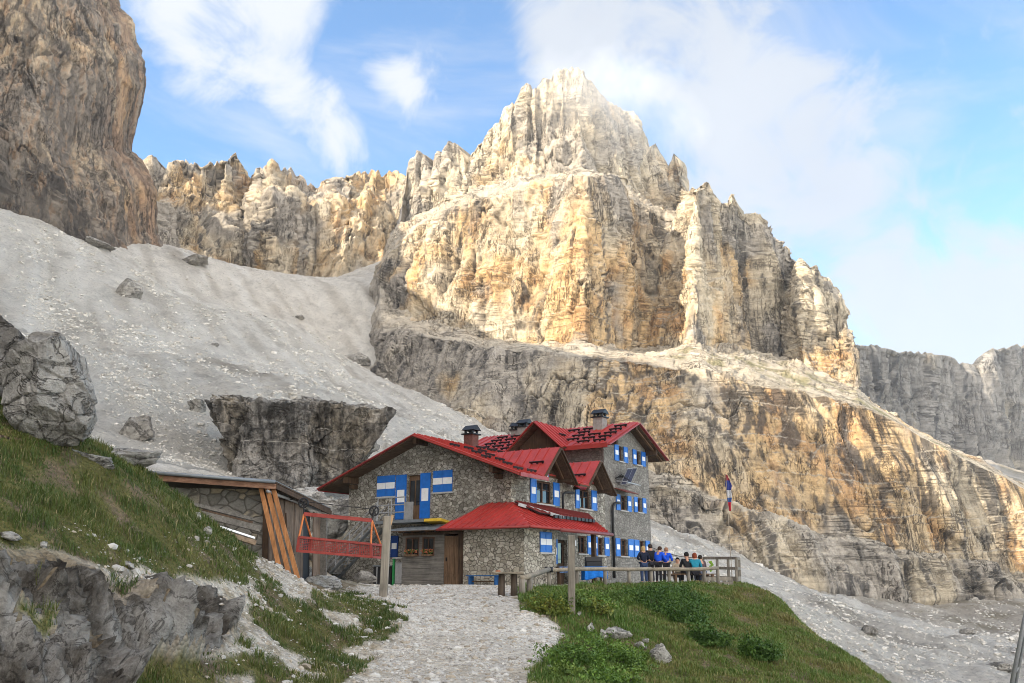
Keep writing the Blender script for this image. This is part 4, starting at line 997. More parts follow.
    slab('store_roof', [(-2.5, 1.25, 2.35), (-2.5, 5.35, 2.35), (-.004, 5.1, 2.70), (-.004, 1.35, 2.70)], .05, [M['greymetal'], M['brown']], H, ((1, 0, .14), .6))
    # ---- pipes, solar panels, little canopy
    MB().tube([(9.95, -.12, .3), (9.95, -.12, 3.85), (9.97, -.14, 4.05), (10.15, -.14, 4.22), (10.6, -.13, 4.3), (11.0, -.1, 4.32)], .075, 8).build('stove_pipe', M['black'], H, True)
    MB().tube([(4.3, -.25, 3.5), (4.3, -.25, 4.15), (4.36, -.25, 4.3), (4.6, -.25, 4.38), (5.4, -.25, 4.42), (5.6, -.05, 4.42)], .06, 8).build('stove_pipe', M['black'], H, True)
    for i, (x, z) in enumerate(((11.0, 5.75), (11.62, 5.85))):
        R = Matrix.Rotation(.55, 3, 'X') @ Matrix.Rotation(-.12, 3, 'Y')
        p = MB().box((x, -.5, z), (.55, .04, .95), R, 0)
        p = p.build('solar_panel', M['solar'], H)
        e = MB()
        for dx, dz, a, b in ((-.275, 0, .03, .98), (.275, 0, .03, .98), (0, .475, .55, .03), (0, -.475, .55, .03)):
            c = Vector((x, -.5, z)) + R @ Vector((dx, 0, dz)); e.box(c, (a, .06, b), R)
        e.build('panel_frame', M['steel'], p)
    br = MB(); br.bar((10.7, -.03, 5.5), (10.9, -.6, 5.45), .05); br.bar((11.9, -.03, 5.3), (11.8, -.7, 5.42), .05); br.bar((10.7, -.68, 5.4), (12.4, -.68, 5.36), .05); br.build('panel_bracket', M['steel'], H)
    sg = MB()
    for i in range(5): sg.bar((10.5, -.06 - i * .09, 5.62 + .05 * i), (11.1, -.3 - i * .09, 5.82 - .08 * i), .03, .05)
    sg.build('aerial', M['black'], H)
    slab('canopy', [(10.45, -.004, 5.12), (12.0, -.004, 5.12), (12.0, -.75, 4.86), (10.45, -.75, 4.86)], .06, [M['darkred'], M['brown']], H)
    return H
# ---------------------------------------------------------------- rocks
def ico(n):
    bm = bmesh.new(); bmesh.ops.create_icosphere(bm, subdivisions=n, radius=1)
    V = np.array([v.co[:] for v in bm.verts]); Fc = np.array([[v.index for v in f.verts] for f in bm.faces]); bm.free(); return V, Fc
ICO = {}
def rock_shape(seed, sub=4, planes=16, rough=.06, dmin=.62):
    """an angular stone of unit half size: a ball cut by random planes, then weathered"""
    if sub not in ICO: ICO[sub] = ico(sub)
    V, Fc = ICO[sub]; r = np.random.default_rng(seed)
    n = r.normal(size=(planes, 3)); n /= np.linalg.norm(n, axis=1)[:, None]
    d = r.uniform(dmin, 1.0, planes)
    dots = V @ n.T
    rad = np.where(dots > .05, d[None] / np.maximum(dots, .05), 9).min(1)
    rad = np.minimum(rad, 1.25)
    P_ = V * rad[:, None]
    lo, hi = P_.min(0), P_.max(0); P_ = (P_ - (lo + hi) / 2) / ((hi - lo) / 2)
    o = seed * 3.7
    nz = fbm(P_[:, 0] * 1.5 + o, P_[:, 1] * 1.5, P_[:, 2] * 1.5, 5, seed % 50, .55)
    f1, f2, q = worley(P_[:, 0] * 1.6 + o, P_[:, 1] * 1.6, P_[:, 2] * 2.4, seed % 40)
    P_ = P_ * (1 + rough * nz + rough * 1.1 * (q - .5) - rough * .8 * (1 - sstep(0, .09, f2 - f1)))[:, None]
    return P_, Fc
def rock(name, label, cat, pos, size, mat, seed, rotz=0, sub=4, planes=16, rough=.06, group=None, smooth=True, dmin=.62):
    V, Fc = rock_shape(seed, sub, planes, rough, dmin)
    V = V * (np.array(size) / 2)
    o = mesh_np(name, V, Fc, mat, smooth=smooth); o.location = pos; o.rotation_euler = (0, 0, rotz)
    return tag(o, label, cat, group)
def mat_boulder(name, base, dark, streak=.5, sc=1.0, warm=None, top=False, cracks=.8):
    s = NT(name, .93, .12); v = s.coord((sc, sc, sc)); vs = s.coord((2.2 * sc, 2.2 * sc, .28 * sc))
    n1 = s.noise(v, 1.1, 8, .7, .3); n2 = s.noise(v, 7, 8, .72); st = s.noise(vs, 1.0, 6, .65, .3); n3 = s.noise(v, .45, 4, .6)
    c = s.mix(s.mix((*base,), warm or base, s.ramp(n3, [(.45, 0), (.6, 1)])), (*dark,), s.ramp(n1, [(.35, .9), (.6, 0)]))
    c = s.mix(c, (.035, .034, .034), s.ramp(st, [(.62 - .22 * streak, 0), (.72 - .16 * streak, streak)]))
    c = s.mix(c, s.ramp(n2, [(.3, .5), (.5, 1), (.72, 1.2)]), .85, 'MULTIPLY')
    kl = s.ramp(s.math('ABSOLUTE', s.math('SUBTRACT', s.noise(s.coord((sc, sc, 1.6 * sc)), .9, 5, .62, .9), .5)), [(0, 1), (.02, 0)])
    c = s.mix(c, (.05, .045, .04), s.math('MULTIPLY', kl, cracks))
    if top:    # pale gravel lies on the flat top
        g = s.n('ShaderNodeNewGeometry'); sx = s.n('ShaderNodeSeparateXYZ'); s.l(g.outputs['Normal'], sx.inputs[0])
        c = s.mix(c, (.52, .49, .44), s.ramp(sx.outputs['Z'], [(.8, 0), (.95, 1)]))
    s.col(c); s.bump(s.math('SUBTRACT', s.math('ADD', s.math('MULTIPLY', n1, 1.2), s.math('MULTIPLY', n2, .5)), s.math('MULTIPLY', kl, .5)), .3 / sc, 1.0); return s.m
def hexa(corners, n=40):
    """closed block through 8 corner points (front BL BR TR TL, back BL BR TR TL)"""
    c = np.array(corners, float); t = np.linspace(0, 1, n); Vs, Fs, off = [], [], 0
    def quad(a, b, c_, d):
        nonlocal off
        U, W_ = np.meshgrid(t, t, indexing='ij')
        g = (1 - U)[..., None] * (1 - W_)[..., None] * a + U[..., None] * (1 - W_)[..., None] * b + U[..., None] * W_[..., None] * c_ + (1 - U)[..., None] * W_[..., None] * d
        Vs.append(g.reshape(-1, 3)); Fs.append(grid_faces(n, n, off)); off += n * n
    quad(c[0], c[1], c[2], c[3]); quad(c[5], c[4], c[7], c[6]); quad(c[4], c[0], c[3], c[7]); quad(c[1], c[5], c[6], c[2]); quad(c[3], c[2], c[6], c[7]); quad(c[4], c[5], c[1], c[0])
    return np.concatenate(Vs), np.concatenate(Fs)
def build_boulders():
    grey = mat_boulder('boulder_grey', (.50, .48, .45), (.24, .23, .215), .25, 1.0, None, False, .45)
    dark = mat_boulder('boulder_dark', (.47, .445, .41), (.27, .255, .235), .8, .38, (.50, .43, .33), True, .4)
    white = mat_boulder('stone_white', (.62, .60, .56), (.42, .40, .36), 0, 1.2, None, False, .35)
    scr = mat_boulder('scree_rock', (.44, .415, .375), (.27, .255, .23), .3, .5, None, False, .4)
    M['white_stone'] = white; M['grey_stone'] = grey
    p = at(52, 392, 15.2); rock('boulder', 'big rounded pale grey boulder perched on the grassy bank', 'boulder', p, (1.62, 1.7, 1.95), grey, 31, .4, 7, 26, .075, None, True, .82)
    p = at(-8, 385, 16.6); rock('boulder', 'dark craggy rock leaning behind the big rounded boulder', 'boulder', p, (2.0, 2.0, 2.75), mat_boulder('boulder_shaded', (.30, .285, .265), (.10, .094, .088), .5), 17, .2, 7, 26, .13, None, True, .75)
    p = at(18, 452, 15.0); rock('boulder', 'brownish low rock wedged under the big rounded boulder', 'boulder', p, (1.6, 1.3, .55), mat_boulder('boulder_brown', (.30, .22, .15), (.13, .10, .08), .2), 19, .5, 5, 16, .09)
    p = at(112, 462, 18.0); rock('boulder', 'low grey slab at the top of the bank beside the shed roof', 'boulder', p, (2.0, 1.6, .55), grey, 33, -.3, 5, 14, .1)
    p = at(72, 462, 16.0); rock('boulder', 'layered grey rock below the right foot of the rounded boulder', 'boulder', p, (1.5, 1.2, .4), grey, 38, .2, 5, 14, .1)
    # the flat-topped block behind the shed, split by one crack
    a = lambda *q: at(*q)
    L = [a(236, 492, 60), a(309, 495, 60.5), a(305, 406, 60.5), a(211, 399.5, 61), a(236, 470, 71), a(309, 470, 71), a(303, 403, 70), a(224, 399, 70)]
    R_ = [a(306, 495, 61.2), a(336, 486, 63), a(389, 414, 63.5), a(303, 402, 60.9), a(306, 472, 71), a(352, 470, 73), a(388, 411, 72), a(304, 398, 71)]
    Vs, Fs, off = [], [], 0
    for k, cs in enumerate((L, R_)):
        V, Fc = hexa(cs, 110)
        cen = V.mean(0); dirn = (V - cen); dirn /= np.linalg.norm(dirn, axis=1)[:, None]
        nz = fbm(V[:, 0] / 2.2, V[:, 1] / 2.2, V[:, 2] / 3.5, 5, 55 + k) * 1.15 + (worley(V[:, 0] / 1.9, V[:, 1] / 1.9, V[:, 2] / 2.6, 57)[2] - .5) * .6 + .12 * fbm(V[:, 0] * 2, V[:, 1] * 2, V[:, 2] * 2, 4, 59)
        bed = V[:, 2] / 1.3 + .3 * fbm(V[:, 0] / 5, V[:, 1] / 5, 0, 2, 58); nz = nz + .22 * ((bed - np.floor(bed)) - .5)
        top = sstep(.25, .0, (V[:, 2] - cs[3][2]) * -1)
        Vs.append(V + dirn * (nz * (1 - .35 * top))[:, None]); Fs.append(Fc + off); off += len(V)
    o = mesh_np('flat_topped_boulder', np.concatenate(Vs), np.concatenate(Fs), dark, smooth=False); tag(o, 'huge flat-topped block with black streaks between shed and hut roof', 'boulder')
    # blocks lying on the scree
    G = 'blocks lying on the scree'
    for i, (px, py, w, h, lab) in enumerate([(130, 291, 30, 20, 'squat grey block high on the scree below the dark left wall'), (357, 359, 30, 11, 'flat grey slab half way up the scree above the hut gable'), (197, 408, 20, 14, 'rounded grey block beside the left end of the flat-topped block'),
            (137, 433, 40, 26, 'broken brown and grey outcrop on the scree left of the flat-topped block'), (100, 245, 34, 8, 'low ledge of rubble right under the dark left wall'), (215, 345, 10, 4, 'small flat stone alone in the middle of the left scree'), (300, 318, 12, 5, 'small slab high on the scree above the flat-topped block'),
            (195, 262, 34, 9, 'line of dark rubble at the top of the scree near the notch'), (868, 631, 17, 9, 'grey stone on the scree right of the grass knoll'), (968, 632, 15, 6, 'flat brownish slab low on the right hand scree'), (1000, 668, 24, 9, 'brown block at the lower right beside the metal mast'), (400, 320, 13, 6, 'small slab on the scree under the foot of the yellow wall'), (160, 235, 22, 7, 'pale ledge at the corner of the dark left wall')]):
        Y = scree_hit(px, py + h * .25)
        s_ = Y / F; p = at(px, py, Y)
        rock('scree_block', lab, 'rock', p, (w * s_, w * s_ * .8, h * s_ * 1.25), scr, 60 + i, .3 * i, 4, 14, .1, G, False)
    # pale rocks between shed and hut, under the stair
    for i, (px, py, Y, w, h, lab) in enumerate([(328, 522, 49.5, 44, 44, 'tall pale broken rock between shed and hut wall'), (316, 548, 45, 36, 30, 'pale block behind the cargo basket'), (308, 503, 53, 44, 32, 'pale rock just above the shed roof corner'), (334, 568, 46.5, 26, 18, 'grey rock left of the foot of the outside stair'), (318, 588, 32, 54, 24, 'long whitish rock lying beside the path below the shed'), (296, 575, 34, 40, 26, 'brownish rock between shed door and white rock'), (365, 577, 41, 24, 12, 'dark low rock at the foot of the stair')]):
        rock('boulder', lab, 'boulder', at(px, py, Y), (w * Y / F, w * Y / F * .8, h * Y / F), white if i in (0, 1, 2, 4) else grey, 90 + i, .5 * i, 5, 16, .1)
    # white stones along the knoll and the bank
    G = 'white stones lying in the turf'
    for i, (px, py, w, h, lab) in enumerate([(618, 634, 26, 11, 'biggest white stone slab above the lush weeds right of the path'), (604, 634, 14, 8, 'white slab touching the biggest white slab on its left'), (591, 628, 12, 8, 'rounded white stone at the left end of the stone row'), (640, 645, 14, 6, 'low whitish stone between the slab and the knobbly rock'), (660, 655, 22, 18, 'knobbly grey and white rock on the right slope'), (645, 641, 8, 4, 'little pale pebble above the low whitish stone'),
            (550, 669, 8, 6, 'white stone near the lower edge beside the path turf'), (579, 614, 6, 4, 'white pebble at the foot of the tall bare post'), (129, 565, 17, 7, 'flat white stone capping the dark rock ledge'), (207, 531, 9, 8, 'round white stone on the bank below the stacked boards'), (197, 516, 8, 7, 'white stone at the upper edge of the bank below the boards'), (44, 545, 9, 6, 'pale stone on top of the left rock ledge'), (10, 536, 30, 8, 'pale rock strip at the left end of the ledge')]):
        Y = ground_hit(px, py + h * .4); s_ = Y / F; p = at(px, py, Y)
        rock('white_stone', lab, 'stone', p, (w * s_, w * s_ * .7, h * s_ * 1.2), white, 120 + i, .7 * i, 3 if w < 12 else 4, 12, .1, G)
def _hit(fn, px, py, lo, hi):
    Ys = np.geomspace(lo, hi, 1500); P_ = at(px, py, Ys)
    below = P_[:, 2] < fn(P_[:, 0], P_[:, 1])
    i = np.argmax(below) if below.any() else len(Ys) - 1
    return float(Ys[i])
def ground_hit(px, py): return _hit(GZ, px, py, 6, 70)
def scree_hit(px, py): return _hit(GZ, px, py, 25, 600)
# ---------------------------------------------------------------- people
def skin_mesh(name, joints, bones, radii, mat, parent, sub=2, root=0, extra=None):
    me = bpy.data.meshes.new(name); me.from_pydata(joints, bones, [])
    o = bpy.data.objects.new(name, me); C.objects.link(o)
    md = o.modifiers.new('skin', 'SKIN'); md.use_smooth_shade = True
    for i, r in enumerate(radii):
        sv = me.skin_vertices[0].data[i]; sv.radius = (r, r) if not isinstance(r, tuple) else r
        sv.use_root = (i == root)
    if sub: o.modifiers.new('sub', 'SUBSURF').levels = sub; o.modifiers['sub'].render_levels = sub
    dg = bpy.context.evaluated_depsgraph_get(); new = bpy.data.meshes.new_from_object(o.evaluated_get(dg))
    o.modifiers.clear(); o.data = new; bpy.data.meshes.remove(me)
    new.materials.clear(); new.materials.append(mat)
    if extra:
        bm = bmesh.new(); bm.from_mesh(new)
        tmp = bpy.data.meshes.new('t'); tmp.from_pydata(extra.v, [], extra.f); bm.from_mesh(tmp); bpy.data.meshes.remove(tmp)
        bm.to_mesh(new); bm.free()
    new.polygons.foreach_set('use_smooth', [True] * len(new.polygons))
    o.parent = parent
    return o
_pm = {}
def cloth(c):
    if c not in _pm: _pm[c] = mat_plain('cloth', c, .85, 0, .25, 14, .2)
    return _pm[c]
def build_person(label, loc, rot, jacket, trousers, hair, seated=False, lean=.0, scale=1.0, arms='down', hair_long=False, bag=None):
    """a figure facing local +y"""
    R = thing('person', label, 'person', loc, rot, 'people on the terrace'); R.scale = (scale,) * 3
    skin = _pm.setdefault('skin', mat_plain('skin', (.50, .27, .18), .6, 0, .1, 10)); shoe = _pm.setdefault('shoe', mat_plain('shoe', (.05, .045, .04), .7))
    dz = -.45 if seated else 0
    def L(p):      # the upper body leans about the pelvis
        x, y, z = p; z0 = .95; h = z - z0
        return (x, y + math.sin(lean) * h, z0 + math.cos(lean) * h + dz)
    up = dict(pel=(0, 0, .95), sp=(0, 0, 1.12), ch=(0, 0, 1.32), ne=(0, 0, 1.47), hb=(0, .015, 1.56), ht=(0, .02, 1.66))
    J = [L(up[k]) for k in ('pel', 'sp', 'ch', 'ne', 'hb', 'ht')]; Rd = [.13, .125, (.15, .12), .062, .088, .083]; B = [(0, 1), (1, 2), (2, 3), (3, 4), (4, 5)]
    hands = MB(); jj = [J[0], J[1], J[2], L((0, 0, 1.43))]; jr = [.155, .15, (.175, .145), .085]; jb = [(0, 1), (1, 2), (2, 3)]
    tj = [(0, 0, .97 + dz)]; tr = [.15]; tb = []
    for sx in (-1, 1):
        if arms == 'down': E, Wr = (sx * .27, -.02, 1.15), (sx * .26, .09, .92)
        elif arms == 'table': E, Wr = (sx * .27, .10, 1.14), (sx * .17, .36, 1.10)
        else: E, Wr = (sx * .29, .02, 1.17), (sx * .12, .22, 1.12)
        sh, el, wr = L((sx * .185, 0, 1.40)), L(E), L(Wr)
        i = len(J); J += [sh, el, wr]; Rd += [.058, .045, .032]; B += [(2, i), (i, i + 1), (i + 1, i + 2)]
        k = len(jj); jj += [sh, el, tuple(np.array(el) * .12 + np.array(wr) * .88)]; jr += [.078, .062, .052]; jb += [(2, k), (k, k + 1), (k + 1, k + 2)]
        d = Vector(wr) - Vector(el); d.normalize(); s_ = d.cross(Vector((0, 0, 1)) if abs(d.z) < .9 else Vector((0, 1, 0))).normalized(); w = Vector(wr)
        hands.tube([w - d * .02, w + d * .04, w + d * .09], [.028, .038, .03], 8)
        for f, (o, ln) in enumerate(((-.027, .055), (-.009, .068), (.009, .072), (.026, .06))):
            b = w + d * .085 + s_ * o; hands.tube([b, b + d * ln * .55, b + d * ln * .95 + Vector((0, .012, -.01))], [.0095, .0088, .007], 6)
        hands.tube([w + d * .03 + s_ * .03, w + d * .055 + s_ * .055, w + d * .085 + s_ * .06], [.011, .011, .008], 6)
        hip = (sx * .095, 0, .90 + dz)
        if seated: kn, an, to = (sx * .12, .42, .50), (sx * .12, .40, .09), (sx * .13, .56, .035)
        else: kn, an, to = (sx * .10, .03, .50), (sx * .11, -.01, .09), (sx * .13, .15, .035)
        i = len(J); J += [hip, kn, an, to]; Rd += [.085, .055, .042, .035]; B += [(0, i), (i, i + 1), (i + 1, i + 2), (i + 2, i + 3)]
        k = len(tj); tj += [hip, kn, (an[0], an[1], an[2] + .02)]; tr += [.105, .078, .066]; tb += [(0, k), (k, k + 1), (k + 1, k + 2)]
        MB().tube([(an[0], an[1] - .05, .06), (an[0], an[1] + .05, .07), (to[0], to[1] + .03, .045)], [.055, .058, .045], 8).build('shoe', shoe, R, True)
    face = hands; h = Vector(J[4])
    face.tube([h + Vector((0, .09, .01)), h + Vector((0, .112, -.01)), h + Vector((0, .10, -.03))], [.012, .017, .012], 6)
    for sx in (-1, 1):
        face.tube([h + Vector((sx * .09, 0, .03)), h + Vector((sx * .1, -.008, .005)), h + Vector((sx * .09, 0, -.025))], [.012, .018, .01], 6)
        face.tube([h + Vector((sx * .032, .083, .035)), h + Vector((sx * .032, .09, .034))], [.012, .008], 6)
    face.tube([h + Vector((-.025, .085, -.05)), h + Vector((0, .094, -.052)), h + Vector((.025, .085, -.05))], [.006, .008, .006], 6)
    skin_mesh('body', J, B, Rd, skin, R, 2, 0, face)
    skin_mesh('jacket', jj, jb, jr, cloth(jacket), R, 2, 0)
    skin_mesh('trousers', tj, tb, tr, cloth(trousers), R, 2, 0)
    if hair:
        V, Fc = ico(3); hc = np.array(J[4]) * .35 + np.array(J[5]) * .65
        keep = V[Fc].mean(1); ok = (keep[:, 1] < .35) | (keep[:, 2] > .45)
        sc = np.array([.103, .112, .115]); V2 = V * sc
        if hair_long: V2[:, 2] = np.where(V2[:, 2] < 0, V2[:, 2] * 1.9, V2[:, 2])
        else: V2[:, 2] = np.where(V2[:, 2] < 0, V2[:, 2] * .95, V2[:, 2])
        V2 = V2 * (1 + .06 * fbm(V[:, 0] * 4, V[:, 1] * 4, V[:, 2] * 2, 3, 6))[:, None] + hc + (0, -.012, .0)
        mesh_np('hair', V2, Fc[ok], cloth(hair), True, parent=R)
    return R
def build_people():
    gz = lambda x, y: float(GZ(x, y))
    def P(px, Y):
        p = at(px, 582, Y); return (p[0], Y, gz(p[0], Y))
    navy, black, blue, teal, beige = (.012, .016, .035), (.018, .019, .022), (.012, .085, .62), (.02, .22, .32), (.42, .35, .26)
    build_person('person with blond hair in navy jacket and jeans standing at the rail', P(644.5, 43.2), .25, navy, (.03, .05, .11), (.42, .29, .13), arms='fold', hair_long=True)
    build_person('tall person in black jacket behind the blond one', P(651.5, 44.0), .5, black, (.05, .05, .06), (.04, .03, .025), scale=1.07)
    build_person('person in bright blue jacket leaning forward with dark hair', P(659, 43.4), -.75, blue, (.02, .02, .025), (.05, .03, .02), lean=.25, scale=1.0, arms='table')
    build_person('short balding person in bright blue jacket leaning over the table', P(667, 43.7), -.5, blue, (.025, .025, .03), (.30, .16, .10), lean=.12, scale=.96, arms='table')
    build_person('person in beige top with dark hair sitting on the far side of the table', P(678.5, 45.8), 2.9, beige, (.05, .05, .06), (.02, .016, .014), seated=True, arms='table')
    build_person('person in black jacket sitting at the table with back turned', P(688.3, 43.9), .1, black, (.02, .02, .025), (.016, .014, .013), seated=True, lean=.12, scale=1.14, arms='table')
    build_person('person with red hair in teal jacket sitting at the table', P(696, 43.8), -.1, teal, (.02, .02, .025), (.20, .045, .02), seated=True, lean=.1, scale=1.1, arms='table', hair_long=True)
    build_person('person in dark purple grey jacket at the right end of the bench', P(702.5, 44.4), .3, (.09, .06, .07), (.10, .12, .17), (.03, .025, .02), seated=True, lean=.15, scale=1.04, arms='table')
# ---------------------------------------------------------------- shed, boards, basket
def build_shed():
    S_ = thing('shed', 'small stone and timber shed with grey metal roof half hidden by the bank', 'shed', (0, 0, 0))
    a = lambda px, py, Y: Vector(at(px, py, Y))
    # corners: A far left on the bank, B the corner by the new beams, Cc right end by the basket
    A0, B0, C0 = a(120, 560, 28.5), a(268, 576, 29.6), a(322, 572, 33.2)
    A1, B1, C1 = a(120, 486, 28.5), a(268, 490, 29.6), a(322, 516, 33.2)
    back = Vector((-.9, 4.2, 0))
    mb = MB(); dirn = (B0 - A0); n = Vector((-dirn.y, dirn.x, 0)).normalized() * .4
    mb.prism([A0 - Vector((0, 0, 1)), B0 - Vector((0, 0, 1.2)), B1, A1], n).build('stone_wall', mat_masonry('shed_stone', 2.7, [(.16, .15, .13), (.25, .235, .21), (.19, .18, .16), (.33, .28, .20)], (.12, .11, .095)), S_)
    # timber front: upright boards with a dark doorway between px 300 and 310
    d = C0 - B0; L = d.length; nb = 11; N = Vector((d.y, -d.x, 0)).normalized()
    mbd = MB()
    for i in range(nb):
        if i in (7, 8): continue
        t0, t1 = i / nb + .004, (i + 1) / nb - .004; o = N * (.02 * (i % 2))
        b0, b1 = B0.lerp(C0, t0), B0.lerp(C0, t1); u0, u1 = B1.lerp(C1, t0), B1.lerp(C1, t1)
        mbd.prism([b0 + o - Vector((0, 0, .5)), b1 + o - Vector((0, 0, .5)), u1 + o, u0 + o], N * -.04)
    mbd.build('board_wall', mat_wood('shed_boards', (.075, .052, .038), (.21, .155, .115), axis=2), S_)
    t0, t1 = 7 / nb, 9 / nb
    MB().prism([B0.lerp(C0, t0) - N * .12 - Vector((0, 0, .4)), B0.lerp(C0, t1) - N * .12 - Vector((0, 0, .4)), B1.lerp(C1, t1) - N * .12, B1.lerp(C1, t0) - N * .12], N * -.05).build('door', M['black'], S_)
    t = 3.2 / nb; MB().bar(B0.lerp(C0, t) + N * .05 + Vector((0, 0, .3)), B1.lerp(C1, t) + N * .05 - Vector((0, 0, .5)), .08, .04).build('batten', M['brown'], S_)
    MB().bar(C0 + N * .06 - Vector((0, 0, .8)), C1 + N * .06 + Vector((0, 0, .05)), .26, .2).build('corner_post', M['greyplank'], S_)
    MB().bar(B0 + N * .0 - Vector((.04, 0, 1.0)), B1 - Vector((.04, 0, 0)), .18, .16).build('corner_post', M['brown'], S_)
    # roof: front eave A-B falls gently to the right, then the verge drops from B to C
    E0, E1, E2 = a(140, 471, 27.8), a(276, 481, 28.9), a(331, 508, 33.4)
    bk0, bk1, bk2 = E0 + back + Vector((0, 0, -.05)), E1 + back + Vector((0, 0, -.05)), E2 + back * .4 + Vector((0, 0, -.05))
    slab('roof', [E0, E1, bk1, bk0], .07, [M['greymetal'], M['brown']], S_, (back, .5))
    slab('roof', [E1 + Vector((.02, 0, 0)), E2, bk2, bk1 + Vector((.02, 0, 0))], .07, [M['greymetal'], M['brown']], S_, (E2 - E1, .5))
    for p, q, m, h, nm in ((E0, E1, 'darkplank', .17, 'eave_board'), (E1, E2, 'brown', .15, 'verge_board')):
        mat = M['brown'] if m == 'brown' else mat_wood('eave_wood', (.13, .06, .035), (.30, .17, .11), axis=0)
        MB().bar(p - Vector((0, -.06, .17)), q - Vector((0, -.06, .17)), .05, h).build(nm, mat, S_)
    MB().tube([E0 + Vector((0, -.06, -.03)), E1 + Vector((0, -.06, -.03))], .055, 8).build('gutter', M['greymetal'], S_, True)
    MB().tube([E1 + Vector((-.25, -.02, -.32)), E2 + Vector((-.4, -.02, -.1))], .05, 8).build('gutter', M['steel'], S_, True)
    # new orange beams leaning on the corner
    nw = mat_wood('new_timber', (.25, .105, .04), (.45, .21, .085), axis=2)
    for i, (x0, y0, x1, y1, lab) in enumerate(((261, 488, 283, 584, 'leftmost of three new orange beams leaning at the shed corner'), (267, 487, 291, 582, 'middle new orange beam leaning at the shed corner'), (273.5, 489, 298, 579, 'rightmost new orange beam, nearest the shed boards'))):
        p, q = a(x0, y0, 29.0 + .05 * i), a(x1, y1, 28.5 + .12 * i)
        o = MB().bar(p, q, .13, .085, up=(0, 1, 0)).build('timber_beam', nw, None); tag(o, lab, 'beam', 'new beams leaning on the shed')
    for i, (x0, y0, x1, y1, w) in enumerate(((283, 528, 292, 580, .14), (287, 530, 299, 579, .12))):
        o = MB().bar(a(x0, y0, 30.0), a(x1, y1, 29.5), w, .03, up=(0, 1, 0)).build('plank', M['greyplank'], None)
        tag(o, ('grey plank leaning on the shed boards left of the dark doorway', 'bluish grey plank leaning against the edge of the dark doorway')[i], 'plank', 'old boards at the shed')
    for i, (x0, y0, x1, y1, lab, m, th) in enumerate(((160, 496, 252, 519, 'topmost weathered board stacked along the shed wall', 'greyplank', .1), (164, 501, 252, 523, 'brown board just below the topmost stacked board', 'brown', .08), (170, 506, 260, 529, 'wide pale grey board in the middle of the stack', 'greyplank', .18), (180, 514, 254, 538, 'bright metal strip between the stacked boards', 'white', .06), (180, 519, 255, 543, 'lowest tan board of the stack along the shed wall', 'tan', .14))):
        mt = M['steel'] if m == 'white' else mat_wood('tan_board', (.16, .11, .07), (.32, .24, .17), axis=0) if m == 'tan' else M[m]
        if m == 'white': mt = mat_plain('bright_metal', (.75, .77, .8), .3, .3, .1)
        o = MB().bar(a(x0, y0, 27.4), a(x1, y1, 28.6), .22, th).build('board', mt, None); tag(o, lab, 'board', 'boards stacked along the shed wall')
    # a bit of scrap iron at the doorway
    # ---- cargo basket of the goods cableway
    K = thing('cargo_basket', 'red steel cargo basket of a goods ropeway hanging beside the shed', 'cargo basket', (0, 0, 0))
    red = mat_plain('red_oxide', (.30, .045, .035), .65, 0, .35, 6); rope = mat_plain('orange_strap', (.55, .17, .05), .7)
    Yb, dY = 29.6, 1.0
    tl, tr = a(299, 537, Yb), a(371, 544, Yb + .3); bl, br = a(297, 551, Yb), a(371.5, 557, Yb + .3); D = Vector((.18, dY, .0))
    fr = MB()
    for p, q in ((tl, tr), (bl, br), (tl, bl), (tr, br)):
        fr.bar(p, q, .07); fr.bar(p + D, q + D, .07)
    for p in (tl, tr, bl, br): fr.bar(p, p + D, .07)
    for t in (.18, .36, .52, .68, .84): fr.bar(tl.lerp(tr, t), bl.lerp(br, t), .035)
    fr.build('basket_frame', red, K)
    wm = MB()
    for o in (Vector((0, .02, 0)), D):
        for t in np.linspace(.02, .98, 40): wm.bar(tl.lerp(tr, t) + o, bl.lerp(br, t) + o, .014)
        for t in np.linspace(.1, .9, 8): wm.bar(tl.lerp(bl, t) + o, tr.lerp(br, t) + o, .014)
    wm.build('wire_mesh', red, K)
    sd = MB(); sd.prism([bl, br, br + D, bl + D], (0, 0, -.012)); sd.build('sheet_panel', mat_plain('faded_red_sheet', (.26, .07, .06), .75, 0, .5, 5), K)
    bt0, bt1 = a(304, 514, Yb + .5), a(372, 520.5, Yb + .8)
    MB().bar(bt0, bt1, .13, .12).build('hanger_beam', red, K)
    for p, q in ((bt0, tl), (bt0, tl + D), (bt1, tr), (bt1, tr + D)): MB().tube([p, q], .032, 6).build('hanger_strap', rope, K)
    for c, e in ((a(374, 511, Yb + .85), bt1), (a(303.5, 503, Yb + .5), bt0)):
        w = MB(); r = .15; ring = [c + Vector((math.cos(k * math.pi / 9) * r, .0, math.sin(k * math.pi / 9) * r)) for k in range(19)]
        w.tube(ring, .03, 6); 
        for k in range(3): w.bar(c - Vector((math.cos(k * 1.05) * r, 0, math.sin(k * 1.05) * r)), c + Vector((math.cos(k * 1.05) * r, 0, math.sin(k * 1.05) * r)), .03)
        w.build('pulley', M['black'], K); MB().bar(c, e, .05).build('pulley_hanger', M['black'], K)
    # its rope, from the shed to a bolt on the hut wall
    p0, p1 = a(288, 499, 30.6), Vector(hut_world(-.03, 7.3, 3.95))
    o = MB().tube([p0, a(303.5, 501.5, Yb + .5), a(374, 509.3, Yb + .85), p1], .012, 6).build('steel_rope', M['black'], None, True); tag(o, 'thin steel ropeway line over the red basket to the hut wall', 'cable')
def log_mat():
    if 'log' not in M:
        M['log'] = mat_wood('weathered_log', (.13, .115, .095), (.29, .26, .215), axis=2); M['loglight'] = mat_wood('pale_log', (.17, .145, .11), (.34, .29, .22), axis=0); M['logdark'] = mat_wood('dark_log', (.045, .034, .026), (.12, .09, .066), axis=2)
    return M['log']
